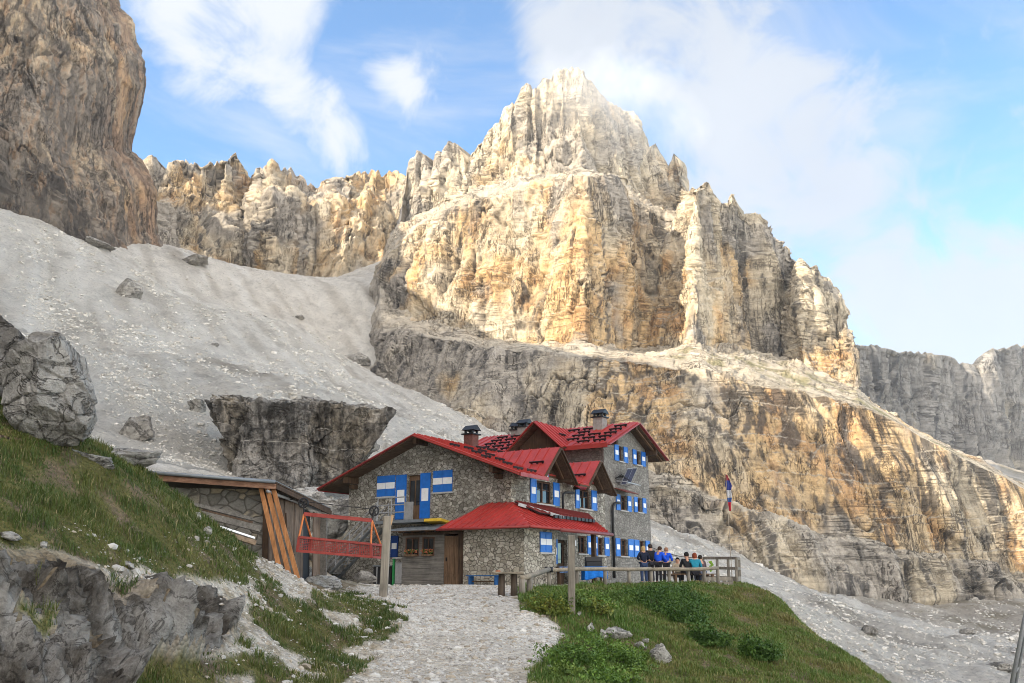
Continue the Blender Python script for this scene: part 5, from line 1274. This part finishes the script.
def build_yard():
    log_mat()
    a = lambda px, py, Y: Vector(at(px, py, Y))
    gz = lambda x, y: float(GZ(x, y))
    # tall posts
    p = MB(); b, t = a(383, 600, 29), a(387.5, 516, 29)
    p.bar(b - Vector((0, 0, .3)), t, .25, .18, up=(0, 1, 0)); o = p.build('post', M['log'], None, bevel=.02); tag(o, 'tall grey wooden post leaning beside the basket, left of the path', 'post')
    s = MB().bar(t + Vector((.1, 0, -.28)), t + Vector((.16, 0, .03)), .07, .12, up=(0, 1, 0)); s.build('splinter', mat_wood('split_wood', (.30, .18, .09), (.5, .33, .19)), o)
    b, t = a(571.3, 616, 25), a(571.5, 535, 25)
    o = MB().bar(b - Vector((0, 0, .3)), t, .19, .17, up=(0, 1, 0)).build('post', M['log'], None, bevel=.02); tag(o, 'tall bare grey post standing in the weeds before the porch', 'post')
    # log rail fence
    fx = [(522, 598, 30.0), (529.5, 592, 31.6), (549, 588, 34.6), (577, 587, 36.6), (605, 587, 37.6), (629, 587, 38.4), (651, 587, 39.0), (669, 587, 39.5), (688, 587, 39.9), (704, 587, 40.3), (717.5, 587, 40.8)]
    f = thing('log_fence', 'low weathered log rail fence along the edge of the terrace', 'fence', tuple(a(522, 598, 30)))
    loc = Vector(f.location); tops = []
    top_y = [580, 577, 571, 570.5, 570, 570, 570, 570, 570, 569.5, 569]
    for (px, py, Y), ty in zip(fx, top_y):
        tp = a(px, ty, Y); g = gz(tp.x, tp.y); tops.append(tp)
        r = .105 if px < 530 else .075
        MB().tube([Vector((tp.x, tp.y, g - .25)) - loc, tp - loc + Vector((0, 0, .02))], [r * 1.05, r], 9).build('post', M['log'], f, True)
    for seg in ((0, 2), (2, 6), (6, 10)):
        q = tops[seg[0]:seg[1] + 1]; jit = [Vector((0, 0, random.uniform(-.03, .03))) for _ in q]
        MB().tube([v - loc + Vector((0, -.06, .05)) + j for v, j in zip(q, jit)], [.085 if seg[0] == 0 else .075] * len(q), 9).build('rail', M['loglight'], f, True)
    o = MB()
    for k in range(2): o.tube([tops[2] - loc + Vector((.1 * k - .05, -.02, -.05)), tops[2] - loc + Vector((.1 * k - .05, -.02, .15))], .1, 8)
    o.build('rope_lashing', M['black'], f, True)
    # rustic log table by the path
    T = thing('log_table', 'rustic plank table on thick log legs beside the gravel path', 'table', tuple(a(508, 597, 30.3)))
    loc = Vector(T.location); l2 = lambda px, py, Y: a(px, py, Y) - loc
    R = Matrix.Rotation(.35, 3, 'Z')
    for i in range(3): MB().box((-.03 + .02 * i, -.24 + i * .24, .76 - .01 * i), (1.02, .225, .06), R).build('plank', M['loglight'], T, bevel=.008)
    for dx in (-.22, .2): MB().tube([(dx, -.02 + dx * .36, -.2), (dx * .95, dx * .36, .73)], [.13, .1], 9).build('leg', M['logdark'], T, True)
    o = MB(); c = a(498, 572.5, 30.25); o.tube([c - Vector((0, 0, .05)), c + Vector((0, 0, .03)), c + Vector((0, 0, .07))], [.06, .085, .07], 10); o = o.build('clay_pot', M['terracotta'], None, True); tag(o, 'small brown clay pot on the corner of the log table', 'pot')
    # blue bench at the annex wall
    Bn = thing('bench', 'low blue wooden bench against the annex stone wall', 'bench', hut_world(-2.62, -.35, .0), HUT_ROT)
    bb = mat_plain('worn_blue', (.012, .09, .27), .7, 0, .4, 6); MB().b2((-.17, -.8, .36), (.17, .8, .40)).build('seat', bb, Bn)
    for y in (-.65, .65): MB().b2((-.14, y - .04, -.1), (.14, y + .04, .358)).build('leg', bb, Bn)
    MB().b2((-.012, -.6, .12), (.012, .6, .17)).build('stretcher', M['brown'], Bn)
    # green framed locker and dark bins under the balcony
    G = thing('locker', 'grey locker with green posts under the balcony', 'locker', hut_world(-1.2, 5.05, 0), HUT_ROT)
    MB().b2((-.3, -.32, -.2), (.3, .32, 1.0)).build('body', M['grey'], G); MB().b2((-.36, -.46, 1.16), (.36, .42, 1.22)).build('top', M['sill'], G)
    for y in (-.41, .38): MB().b2((-.36, y - .05, -.3), (-.28, y + .05, 1.42 if y < 0 else 1.155)).build('post', M['green'], G)
    MB().b2((-.325, -.27, .06), (-.303, .27, .94)).build('door', mat_plain('pale_grey_door', (.33, .33, .33), .6), G)
    for i, y in enumerate((6.05, 6.65)):
        Bn = thing('bin', ('dark metal bin between the leaning post and the stair', 'dark metal bin nearest the stair foot')[i], 'bin', hut_world(-1.0, y, 0), HUT_ROT, 'bins under the balcony')
        MB().b2((-.26, -.26, -.2), (.26, .26, .82)).build('body', M['black'], Bn, bevel=.03); MB().b2((-.28, -.28, .825), (.28, .28, .88)).build('lid', M['greymetal'], Bn)
        MB().b2((-.285, -.03, .05), (-.262, .03, .8)).build('handle', M['steel'], Bn)
    o = MB()
    rg = np.random.default_rng(4)
    for i in range(2):
        c0, c1 = ((3.68, 4.42), (2.82, 3.46))[i]
        F_ = thing('flower_box', ('box of orange flowers under the left store window', 'box of orange flowers under the right store window')[i], 'flower box', hut_world(-2.02, (c0 + c1) / 2, 1.2), HUT_ROT, 'flower boxes at the timber store')
        w = (c1 - c0) / 2 - .06; MB().b2((-.08, -w, .03), (.08, w, .12)).build('box', M['door'], F_)
        lf = MB(); fl = MB()
        for k in range(60):
            c = Vector((rg.uniform(-.12, .1), rg.uniform(-w, w), .16 + rg.uniform(0, .16))); (fl if k % 2 else lf).box(c, (.06, .06, .02), Matrix.Rotation(rg.uniform(0, 3), 3, 'Y') @ Matrix.Rotation(rg.uniform(0, 3), 3, 'X'))
        lf.build('foliage', M['leafgreen'], F_); fl.build('flowers', mat_plain('orange_petals', (.42, .13, .06), .7), F_)
    y = MB().b2((-.35, -.5, 0), (.35, .5, .14)); y = y.build('crate', M['yellow'], None, bevel=.02); y.location = hut_world(-.75, 3.6, 2.76); y.rotation_euler = (0, .14, HUT_ROT); tag(y, 'yellow plastic tray lying on the store roof beside the balcony', 'tray')
    # table with blue cloth and a black grill in front of the porch
    T = thing('garden_table', 'long table in front of the porch under blue cloths', 'table', tuple(Vector((a(581, 583, 40.2).x, 40.2, gz(a(581, 583, 40.2).x, 40.2)))), .12)
    MB().b2((-1.05, -.35, .68), (1.05, .35, .73)).build('tabletop', M['brown'], T)
    for x in (-.95, .95):
        for yy in (-.28, .28): MB().b2((x - .04, yy - .04, -.1), (x + .04, yy + .04, .679)).build('leg', M['brown'], T)
    def drape(x0, x1, drop, seed):
        nx, ny = 40, 24; Vv = []
        prof = [(-.42, -drop), (-.37, 0), (.37, 0), (.42, -drop)]
        xs = np.linspace(x0, x1, nx); t = np.concatenate([np.linspace(0, 1, 9), np.linspace(1, 2, 7)[1:], np.linspace(2, 3, 10)[1:]])
        g = np.zeros((nx, len(t), 3)); yy = np.interp(t, range(4), [q[0] for q in prof]); zz = np.interp(t, range(4), [q[1] for q in prof])
        g[..., 0] = xs[:, None]; g[..., 1] = yy[None] + np.where(zz[None] < -.02, .035 * np.sin(xs * 17 + seed)[:, None] * np.sign(yy)[None], 0); g[..., 2] = zz[None] * (1 + .12 * np.sin(xs * 5 + seed)[:, None]) + .745
        return g
    for i, (x0, x1, dr, m, lab) in enumerate(((-1.0, -.35, .24, (.10, .17, .33), 'faded grey blue cloth on the left half of the long table'), (.1, 1.08, .5, (.015, .17, .60), 'bright blue cloth hanging over the right half of the long table'))):
        g = drape(x0, x1, dr, i); o = mesh_np('tablecloth', g.reshape(-1, 3), grid_faces(*g.shape[:2]), cloth(m), True); o.location = T.location; o.rotation_euler = T.rotation_euler; tag(o, lab, 'tablecloth')
        md = o.modifiers.new('thick', 'SOLIDIFY'); md.thickness = .008
    c = Vector(T.location) + Vector((.62, .75, 0)); K = thing('grill', 'black box grill on legs behind the bright blue cloth', 'grill', tuple(c), .1)
    MB().b2((-.36, -.22, .72), (.36, .22, .98)).build('firebox', M['black'], K, bevel=.02); MB().prism([(-.36, -.22, .985), (-.36, .22, .985), (-.36, .14, 1.18), (-.36, -.1, 1.18)], (.72, 0, 0)).build('lid', M['black'], K)
    for x in (-.3, .3):
        for yy in (-.18, .18): MB().tube([(x, yy, -.1), (x, yy, .72)], .02, 6).build('leg', M['steel'], K)
    # picnic table with benches on the terrace
    c = a(688, 582, 44.9); T = thing('picnic_table', 'brown picnic table where the people sit on the terrace', 'table', (c.x, 44.9, gz(c.x, 44.9)), .12)
    for i in range(4): MB().b2((-1.1, -.38 + i * .195, .71), (1.1, -.38 + i * .195 + .18, .75)).build('tabletop_plank', M['door'], T)
    for x in (-.8, .8):
        for s in (-1, 1): MB().bar((x, s * .2, .70), (x, s * .55, -.05), .09, .06, up=(1, 0, 0)).build('leg', M['door'], T)
        MB().bar((x, -.75, .38), (x, .75, .38), .05, .09).build('cross_bar', M['door'], T)
    for s in (-1, 1): MB().b2((-1.15, s * .95 - .15, .42), (1.15, s * .95 + .15, .46)).build('bench_seat', M['door'], T); 
    for s in (-1, 1):
        for x in (-.9, .9): MB().b2((x - .04, s * .95 - .12, -.1), (x + .04, s * .95 + .12, .419)).build('bench_leg', M['door'], T)
    # terrace railing at the brink
    q = [(703, 46.2), (717, 45.4), (728, 44.6), (736, 44.0), (739, 45.6)]
    R_ = thing('terrace_railing', 'grey squared timber railing at the brink of the terrace', 'railing', tuple(a(720, 583, 45)))
    loc = Vector(R_.location); pv = []
    for px, Y in q:
        b = a(px, 583, Y); t = a(px, 557.5 if px < 739 else 558, Y); pv.append((b, t)); MB().bar(b - loc - Vector((0, 0, 1.2)), t - loc, .11, .11, up=(0, 1, 0)).build('post', M['log'], R_)
    for h in (.0, .5, 1.0):
        for i in range(len(pv) - 1):
            MB().bar(pv[i][1] - loc + Vector((0, -.08, -.03 - h * .95)), pv[i + 1][1] - loc + Vector((0, -.08, -.03 - h * .95)), .05, .13 if h < 1 else .2).build('rail', M['log'], R_)
    pl = MB(); b0, b1 = a(706, 585, 42.6), a(731, 585, 42.6)
    for i in range(5): pl.bar(b0.lerp(b1, i / 4) - Vector((0, 0, .9)), b0.lerp(b1, i / 4) + Vector((0, 0, .3)), .16, .12, up=(0, 1, 0))
    for zz in (.05, .28): pl.bar(b0 + Vector((0, -.1, zz)), b1 + Vector((0, -.1, zz)), .05, .17)
    o = pl.build('retaining_boards', M['log'], None); tag(o, 'low plank edging holding the end of the terrace', 'edging')
    c = a(710.5, 562, 45.7); o = MB()
    for k in range(7): o.box(c + Vector((.04 * (k % 3 - 1), -.14, -.07 * k)), (.16 - .012 * k, .05, .085), Matrix.Rotation(.3 * (k % 3 - 1), 3, 'Y'))
    o = o.build('bag', mat_plain('lime_cloth', (.24, .42, .04), .8), None); tag(o, 'lime green bag hanging on the terrace railing', 'bag')
    o = MB(); p0, p1 = Vector(hut_world(15.0, -.05, 2.05)), pv[1][1] + Vector((0, 0, .02))
    o.tube([p0.lerp(p1, t) - Vector((0, 0, .25 * math.sin(math.pi * t))) for t in np.linspace(0, 1, 14)], .018, 6); o = o.build('rope', M['logdark'], None, True); tag(o, 'dark rope sagging from the hut corner to the railing', 'rope')
    # flag pole beyond the terrace with a limp flag
    b = a(731, 560, 62); fp = thing('flagpole', 'thin steel pole with limp red white and blue flag beyond the terrace', 'flagpole', (b.x, b.y, gz(b.x, b.y)))
    top = a(730, 474, 62).z - fp.location.z
    MB().tube([(0, 0, -.5), (0, 0, top)], [.03, .018], 8).build('pole', mat_plain('dull_pole', (.33, .28, .22), .7, 0), fp, True)
    pc = [((.28, .035, .05), 0, .16), ((.035, .05, .22), .16, .43), ((.50, .50, .52), .43, .64), ((.05, .10, .28), .64, .76), ((.45, .03, .045), .76, 1.0)]
    H_ = 2.45
    for c_, t0, t1 in pc:
        nx, ny = 9, 10; g = np.zeros((nx, ny, 3)); u = np.linspace(0, 1, nx)[:, None]; v = np.linspace(t0, t1, ny)[None]
        wd = np.interp(v, [0, .3, .45, .6, .8, 1], [.14, .42, .3, .34, .2, .16])
        g[..., 0] = .03 + (u - .2) * wd + .1 * (v - .4); g[..., 1] = .07 * np.sin(u * 9 + v * 5); g[..., 2] = top - .05 - H_ * v
        o = mesh_np('flag_stripe', g.reshape(-1, 3), grid_faces(nx, ny), cloth(c_), True, parent=fp); o.modifiers.new('thick', 'SOLIDIFY').thickness = .01
    # metal mast at the right edge
    Y = 20.0; mp_ = [a(1011, 688, Y), a(1026, 612, Y)]
    K = thing('metal_mast', 'slanting grey steel mast at the right edge of the picture', 'mast', tuple(mp_[0])); loc = Vector(mp_[0]); d = mp_[1] - mp_[0]
    MB().tube([-d * .4, d * 3.0], .045, 8).build('pole', M['steel'], K, True); MB().tube([Vector((.14, .1, 0)) - d * .4, Vector((.14, .1, 0)) + d * 3.0], .03, 8).build('pole', M['steel'], K, True)
    mm = MB()
    for t in (-.1, .15, .7, 1.4): mm.tube([d * t, Vector((.14, .1, 0)) + d * (t + .12)], .015, 6)
    mm.bar(Vector((-.05, 0, 0)), Vector((.5, .1, -.03)), .04); mm.build('brace', M['steel'], K)
    gzm = gz(mp_[0].x, Y)
    MB().box(( -d.x * .4, -d.y * .4, gzm - loc.z), (.5, .5, .9)).build('footing', M['cement'], K)
# ---------------------------------------------------------------- plants
def leaf_mat(name, c, var=.35):
    s = NT(name, .6, .3); s.col(s.mix((*c,), s.ramp(s.noise(s.coord(), 3, 4), [(.3, 1 - var), (.7, 1 + var)]), 1, 'MULTIPLY')); return s.m
def mat_grass():
    s = NT('grass_blades', .55, .25); s.col(s.attr()); return s.m
def blades(P_, H, W, bend, col, rg):
    """curved tapering blades: 5 points each"""
    n = len(P_); th = rg.uniform(0, 2 * np.pi, n); ph = th + rg.uniform(.8, 2.2, n)
    s_ = np.stack([np.cos(th), np.sin(th), 0 * th], -1) * (W / 2)[:, None]; b = np.stack([np.cos(ph), np.sin(ph), 0 * ph], -1) * (bend * H)[:, None]
    up = np.zeros((n, 3)); up[:, 2] = H
    V = np.stack([P_ - s_, P_ + s_, P_ + .55 * up + .3 * b + s_ * .75, P_ + .55 * up + .3 * b - s_ * .75, P_ + up * (1 - .25 * bend[:, None]) + b], 1)
    i = np.arange(n)[:, None] * 5
    Fq = np.concatenate([i, i + 1, i + 2, i + 3], 1); Ft = np.concatenate([i + 3, i + 2, i + 4], 1)
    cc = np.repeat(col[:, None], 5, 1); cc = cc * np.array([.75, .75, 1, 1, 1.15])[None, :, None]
    return V.reshape(-1, 3), [Fq, Ft], cc.reshape(-1, 3)
def scatter(n, x0, x1, y0, y1, rg, want):
    """random points on the ground where want(x, y, masks) says so, thinned with distance"""
    X = rg.uniform(x0, x1, n); Y = y0 * (y1 / y0) ** rg.uniform(0, 1, n)
    Z = GZ(X, Y); m = want(X, Y, masks(X, Y, Z)); return np.stack([X, Y, Z], -1)[m]
def build_plants():
    rg = np.random.default_rng(21); g = mat_grass()
    # turf of the left bank
    pt = scatter(230000, -9.5, .2, 9, 33, rg, lambda x, y, m: m[3] & (m[4] > -60) & (m[4] < 420))
    cl = fbm(pt[:, 0] * 1.6, pt[:, 1] * 1.6, 0, 3, 70); tall = sstep(-.35, .6, cl)
    H = (.05 + .15 * tall) * rg.uniform(.55, 1.3, len(pt)); W = np.maximum(.007, .0007 * pt[:, 1]) * rg.uniform(.8, 1.5, len(pt))
    hue = fbm(pt[:, 0] * .9, pt[:, 1] * .9, 3, 3, 71) + rg.normal(0, .3, len(pt))
    col = mixc(np.broadcast_to(np.array((.055, .085, .015)), pt.shape), np.array((.135, .14, .04)), sstep(-.1, .9, hue)); col = mixc(col, np.array((.30, .25, .13)), (rg.uniform(0, 1, len(pt)) > .93) * .85); col = mixc(col, np.array((.035, .07, .014)), sstep(.1, .8, -hue) * .7)
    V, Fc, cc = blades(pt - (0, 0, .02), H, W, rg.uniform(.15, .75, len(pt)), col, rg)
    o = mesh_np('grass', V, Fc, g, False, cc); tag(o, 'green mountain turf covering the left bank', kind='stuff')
    # turf of the knoll on the right
    pt = scatter(330000, -.3, 12.5, 14.5, 47, rg, lambda x, y, m: m[3] & (x > .1))
    px, py = proj(pt); lush = sstep(700, 600, px + .6 * (py - 640)) * sstep(-.5, .4, fbm(pt[:, 0] * .8, pt[:, 1] * .8, 1, 3, 72))
    H = (.06 + .11 * sstep(-.4, .6, fbm(pt[:, 0] * 1.3, pt[:, 1] * 1.3, 0, 3, 73)) + .07 * lush) * rg.uniform(.55, 1.35, len(pt)); W = np.maximum(.009, .00065 * pt[:, 1]) * rg.uniform(.8, 1.5, len(pt))
    hue = fbm(pt[:, 0] * .55, pt[:, 1] * .55, 3, 4, 74) + rg.normal(0, .25, len(pt))
    col = mixc(np.broadcast_to(np.array((.105, .155, .03)), pt.shape), np.array((.20, .175, .06)), sstep(0, .9, hue)); col = mixc(col, np.array((.066, .135, .02)), np.maximum(lush * .75, sstep(.2, .7, -hue) * .6))
    col = mixc(col, np.array((.33, .27, .13)), (rg.uniform(0, 1, len(pt)) > .94) * .8)
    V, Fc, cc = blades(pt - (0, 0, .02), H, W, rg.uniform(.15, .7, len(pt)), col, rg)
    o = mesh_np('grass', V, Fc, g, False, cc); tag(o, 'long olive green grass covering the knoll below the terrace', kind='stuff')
    # weeds: leafy plants, each one a plant with stems and leaves
    def plant(p, r, h, nl, ls, label, cat, mat, seed, group=None, flowers=None, name='shrub'):
        q = np.random.default_rng(seed); o = thing(name, label, cat, tuple(p), 0, group)
        st = MB()
        for k in range(7):
            an = q.uniform(0, 6.28); e = Vector((math.cos(an) * r * .55, math.sin(an) * r * .55, h * q.uniform(.55, .9))); st.tube([(0, 0, -.1), e * .5 + Vector((0, 0, h * .1)), e], [.02, .014, .006], 5)
        st.build('stem', M['brown'], o)
        u = q.normal(size=(nl, 3)); u /= np.linalg.norm(u, axis=1)[:, None]; u[:, 2] = np.abs(u[:, 2])
        lump = 1 + .95 * fbm(u[:, 0] * 1.9 + seed, u[:, 1] * 1.9, u[:, 2] * 1.9, 3, seed % 30)
        c = u * (q.uniform(.35, 1, nl) ** .6 * lump)[:, None] * np.array([r, r, h * .9]) + (0, 0, h * .12)
        t1 = q.normal(size=(nl, 3)); t1 /= np.linalg.norm(t1, axis=1)[:, None]; t2 = np.cross(t1, q.normal(size=(nl, 3))); t2 /= np.linalg.norm(t2, axis=1)[:, None]
        s_ = (ls * q.uniform(.6, 1.4, nl))[:, None]
        V = np.stack([c - t1 * s_, c + t2 * s_ * .45, c + t1 * s_, c - t2 * s_ * .45], 1).reshape(-1, 3)
        base = np.array(mat); hue = q.uniform(-.3, .5, nl) + .5 * lump - .5
        col = mixc(np.broadcast_to(base, (nl, 3)), base * (2.0, 1.7, 1.5), sstep(-.2, .8, hue)); col = np.repeat(col, 4, 0)
        mesh_np('foliage', V, np.arange(nl * 4).reshape(-1, 4), g, False, col, parent=o)
        if flowers:
            k = int(nl * .12); f = u[:k] * np.array([r, r, h]) * 1.02 + (0, 0, h * .14); t = ls * .5
            V = np.stack([f + (-t, 0, 0), f + (0, -t, .2 * t), f + (t, 0, 0), f + (0, t, .2 * t)], 1).reshape(-1, 3); mesh_np('flowers', V, np.arange(k * 4).reshape(-1, 4), M['petal'], False, parent=o)
        return o
    M['petal'] = mat_plain('yellow_petals', (.55, .36, .03), .7)
    gr = 'dark bushes on the knoll'
    for i, (px, py, w, h, lab) in enumerate([(662, 606, 40, 30, 'leftmost dark green bush near the top of the knoll'), (686, 615, 44, 30, 'broad dark bush in the middle of the bush row'), (708, 638, 34, 24, 'dark bush lower down in the bush row'), (760, 652, 30, 26, 'lone round bush standing right of the bush row'), (668, 592, 50, 20, 'low dark bush under the fence behind the blond person'), (640, 598, 34, 18, 'small mid green bush under the fence posts'), (690, 600, 30, 18, 'small bush above the broad dark bush')]):
        Y = ground_hit(px, py + h * .3); s_ = Y / F; p = at(px, py + h * .3, Y); plant((p[0], p[1], float(GZ(p[0], p[1])) - .05), w * s_ * .6, h * s_ * .75, 4200, .042, lab, 'bush', (.040, .088, .016), 200 + i, gr)
    gr = 'leafy weeds beside the path'
    for i, (px, py, w, h, lab, c) in enumerate([(575, 655, 50, 32, 'leafy weed clump left of the lush patch by the path', (.06, .12, .02)), (600, 650, 56, 36, 'biggest lush leafy weed clump below the white slab', (.065, .13, .02)), (625, 662, 44, 30, 'leafy weed clump right of the lush patch', (.06, .115, .02)), (590, 676, 50, 28, 'lush weed clump at the lower picture edge', (.07, .14, .024)), (620, 682, 44, 24, 'weed clump at the bottom edge right of the lush patch', (.07, .125, .024)), (560, 675, 34, 22, 'weed clump nearest the path at the bottom edge', (.075, .125, .026)),
            (550, 600, 34, 22, 'weed clump under the first fence rail', (.075, .13, .024)), (590, 602, 40, 24, 'bright green weed clump right of the tall bare post', (.075, .14, .024)), (612, 598, 34, 22, 'weed clump below the blue cloth table', (.06, .11, .02)), (572, 600, 30, 20, 'weed clump at the foot of the tall bare post', (.07, .12, .024))]):
        Y = ground_hit(px, py + h * .3); s_ = Y / F; p = at(px, py + h * .3, Y); plant((p[0], p[1], float(GZ(p[0], p[1])) - .03), w * s_ * .6, h * s_ * .62, 2600, .034, lab, 'weed', c, 230 + i, gr, name='weed_plant')
    gr = 'yellow flowering weeds'
    for i, (px, py, w, h, lab) in enumerate([(543, 606, 24, 14, 'yellow flowered weed nearest the log table'), (556, 611, 26, 14, 'yellow flowered weed between log table and tall bare post'), (600, 611, 22, 12, 'yellow flowered weed right of the tall bare post')]):
        Y = ground_hit(px, py + h * .3); s_ = Y / F; p = at(px, py + h * .3, Y); plant((p[0], p[1], float(GZ(p[0], p[1])) - .03), w * s_ * .55, h * s_, 700, .045, lab, 'weed', (.10, .13, .025), 250 + i, gr, True, name='flowering_plant')
# ---------------------------------------------------------------- loose stones too many to count
def stones_mesh(name, label, pos, size, mat, rg, cols):
    base = []
    for k in range(12):
        V, Fc = rock_shape(300 + k, 1, 9, .1); base.append(V)
    B = np.stack(base); n = len(pos); k = rg.integers(0, 12, n)
    th = rg.uniform(0, 6.28, n); c, s = np.cos(th), np.sin(th); S3 = size[:, None] * rg.uniform(.6, 1.3, (n, 3)) * (1, 1, .62) / 2
    V = B[k] * S3[:, None]; X = V[..., 0] * c[:, None] - V[..., 1] * s[:, None]; Yv = V[..., 0] * s[:, None] + V[..., 1] * c[:, None]
    V = np.stack([X, Yv, V[..., 2]], -1) + pos[:, None]
    m = V.shape[1]; Fa = (Fc[None] + (np.arange(n) * m)[:, None, None]).reshape(-1, 3)
    o = mesh_np(name, V.reshape(-1, 3), Fa, mat, False, np.repeat(cols, m, 0)); return tag(o, label, kind='stuff')
def build_loose():
    rg = np.random.default_rng(5)
    s = NT('loose_stone', .95, .1); s.col(s.mix(s.attr(), s.ramp(s.noise(s.coord(), 9, 5), [(.3, .7), (.7, 1.15)]), 1, 'MULTIPLY')); mt = s.m
    def colr(n): return mixc(np.broadcast_to(np.array((.56, .545, .51)), (n, 3)), np.array((.33, .31, .28)), rg.uniform(0, 1, n) ** 1.5) * rg.uniform(.8, 1.15, (n, 1))
    def sz(n, a, al): return a * (1 - rg.uniform(0, .985, n)) ** (-1 / al)
    p1 = scatter(52000, -6, 3.2, 12, 37, rg, lambda x, y, m: m[0] | ((x < -.5) & ~m[2] & (~m[3] | (rg.uniform(0, 1, len(x)) < .16)) & (y < 34)))
    dirt = fbm(p1[:, 0] * 1.1, p1[:, 1] * .5, 6, 4, 66) + .35 * sstep(22, 15, p1[:, 1])
    p1 = p1[rg.uniform(0, 1, len(p1)) > sstep(-.1, .6, dirt) * .75]
    s1 = np.minimum(sz(len(p1), .026, 2.0), .26); c1 = mixc(colr(len(p1)), np.array((.36, .30, .22)), (rg.uniform(0, 1, len(p1)) > .72) * .7)
    stones_mesh('gravel', 'white and grey gravel and stones strewn over path and bank', p1, s1, mt, rg, c1)
    # rubble on the scree: bigger blocks in stripes
    n = 190000; Yr = 45 * (400 / 45) ** rg.uniform(0, 1, n); X = rg.uniform(-.66, .62, n) * Yr
    u, v = X * .86 + Yr * .5, -X * .5 + Yr * .86
    st = fbm(u / 9, v / 60, 0, 3, 80) + .6 * fbm(X / 12, Yr / 12, 0, 3, 81)
    m = (near_mask(X, Yr) < .3) & (rg.uniform(0, 1, n) < sstep(-.2, .6, st) * .75 + .1)
    X, Yr = X[m], Yr[m]; Z = GZ(X, Yr); S = np.minimum(sz(len(X), .17, 2.3), 2.0) * np.clip(Yr / 130, .22, 1.5)
    c = mixc(np.broadcast_to(np.array((.70, .67, .61)), (len(X), 3)), np.array((.46, .43, .38)), rg.uniform(0, 1, len(X)) ** 1.3)
    stones_mesh('rubble', 'angular limestone rubble lying in stripes on the scree', np.stack([X, Yr, Z], -1), S, mt, rg, c)
# ---------------------------------------------------------------- the fog bank brushing the summit
def build_cloud():
    V, Fc = ico(3); c = at(607, 98, 386)
    o = mesh_np('cloud', V * (56, 30, 36), Fc, [], False); o.location = c; o.rotation_euler = (0, math.radians(32), 0)
    m = bpy.data.materials.new('fog'); m.use_nodes = True; t = m.node_tree; N = t.nodes; L = t.links; N.clear()
    out = N.new('ShaderNodeOutputMaterial'); pv = N.new('ShaderNodeVolumePrincipled'); L.new(pv.outputs[0], out.inputs['Volume'])
    pv.inputs['Color'].default_value = (.97, .97, .98, 1); pv.inputs['Anisotropy'].default_value = .2
    tc = N.new('ShaderNodeTexCoord'); mp = N.new('ShaderNodeMapping'); mp.inputs['Scale'].default_value = (1 / 56, 1 / 30, 1 / 36); L.new(tc.outputs['Object'], mp.inputs[0])
    ln = N.new('ShaderNodeVectorMath'); ln.operation = 'LENGTH'; L.new(mp.outputs[0], ln.inputs[0])
    nz = N.new('ShaderNodeTexNoise'); nz.inputs['Scale'].default_value = .035; nz.inputs['Detail'].default_value = 4; nz.inputs['Roughness'].default_value = .55; L.new(tc.outputs['Object'], nz.inputs['Vector'])
    mr = N.new('ShaderNodeMapRange'); mr.inputs['From Min'].default_value = 1.0; mr.inputs['From Max'].default_value = .1; L.new(ln.outputs['Value'], mr.inputs['Value'])
    ad = N.new('ShaderNodeMath'); ad.operation = 'MULTIPLY_ADD'; ad.inputs[1].default_value = 2.4; ad.inputs[2].default_value = -1.45; L.new(nz.outputs['Fac'], ad.inputs[0])
    sm = N.new('ShaderNodeMath'); sm.operation = 'ADD'; L.new(mr.outputs[0], sm.inputs[0]); L.new(ad.outputs[0], sm.inputs[1])
    mx = N.new('ShaderNodeMath'); mx.operation = 'MULTIPLY'; mx.use_clamp = False; L.new(sm.outputs[0], mx.inputs[0]); mx.inputs[1].default_value = FOG_DENSITY
    mm = N.new('ShaderNodeMath'); mm.operation = 'MAXIMUM'; mm.inputs[1].default_value = 0; L.new(mx.outputs[0], mm.inputs[0]); L.new(mm.outputs[0], pv.inputs['Density'])
    o.data.materials.append(m)
    return tag(o, 'thin white cloud drifting round the summit of the yellow peak', kind='stuff')
FOG_DENSITY = .024
def build_haze():
    lo, hi = Vector((-1600, -1600, -156)), Vector((1600, 1600, 420))
    o = MB().b2(lo, hi).build('haze', [], None)
    m = bpy.data.materials.new('air'); m.use_nodes = True; t = m.node_tree; t.nodes.clear()
    out = t.nodes.new('ShaderNodeOutputMaterial'); pv = t.nodes.new('ShaderNodeVolumePrincipled'); t.links.new(pv.outputs[0], out.inputs['Volume'])
    pv.inputs['Color'].default_value = (.80, .88, 1, 1); pv.inputs['Density'].default_value = .0001; pv.inputs['Anisotropy'].default_value = .1
    o.data.materials.clear(); o.data.materials.append(m)
    return tag(o, 'thin bluish mountain air between the hut and the cliffs', kind='stuff')
# ---------------------------------------------------------------- main
make_camera_and_light()
make_world()
GZ = build_ground()
make_mats()
M['leafgreen'] = leaf_mat('leaf_green', (.05, .10, .02))
build_mountains()
HUT = build_hut()
build_boulders()
build_people()
build_shed()
build_yard()
build_plants()
build_loose()
build_cloud()
build_haze()
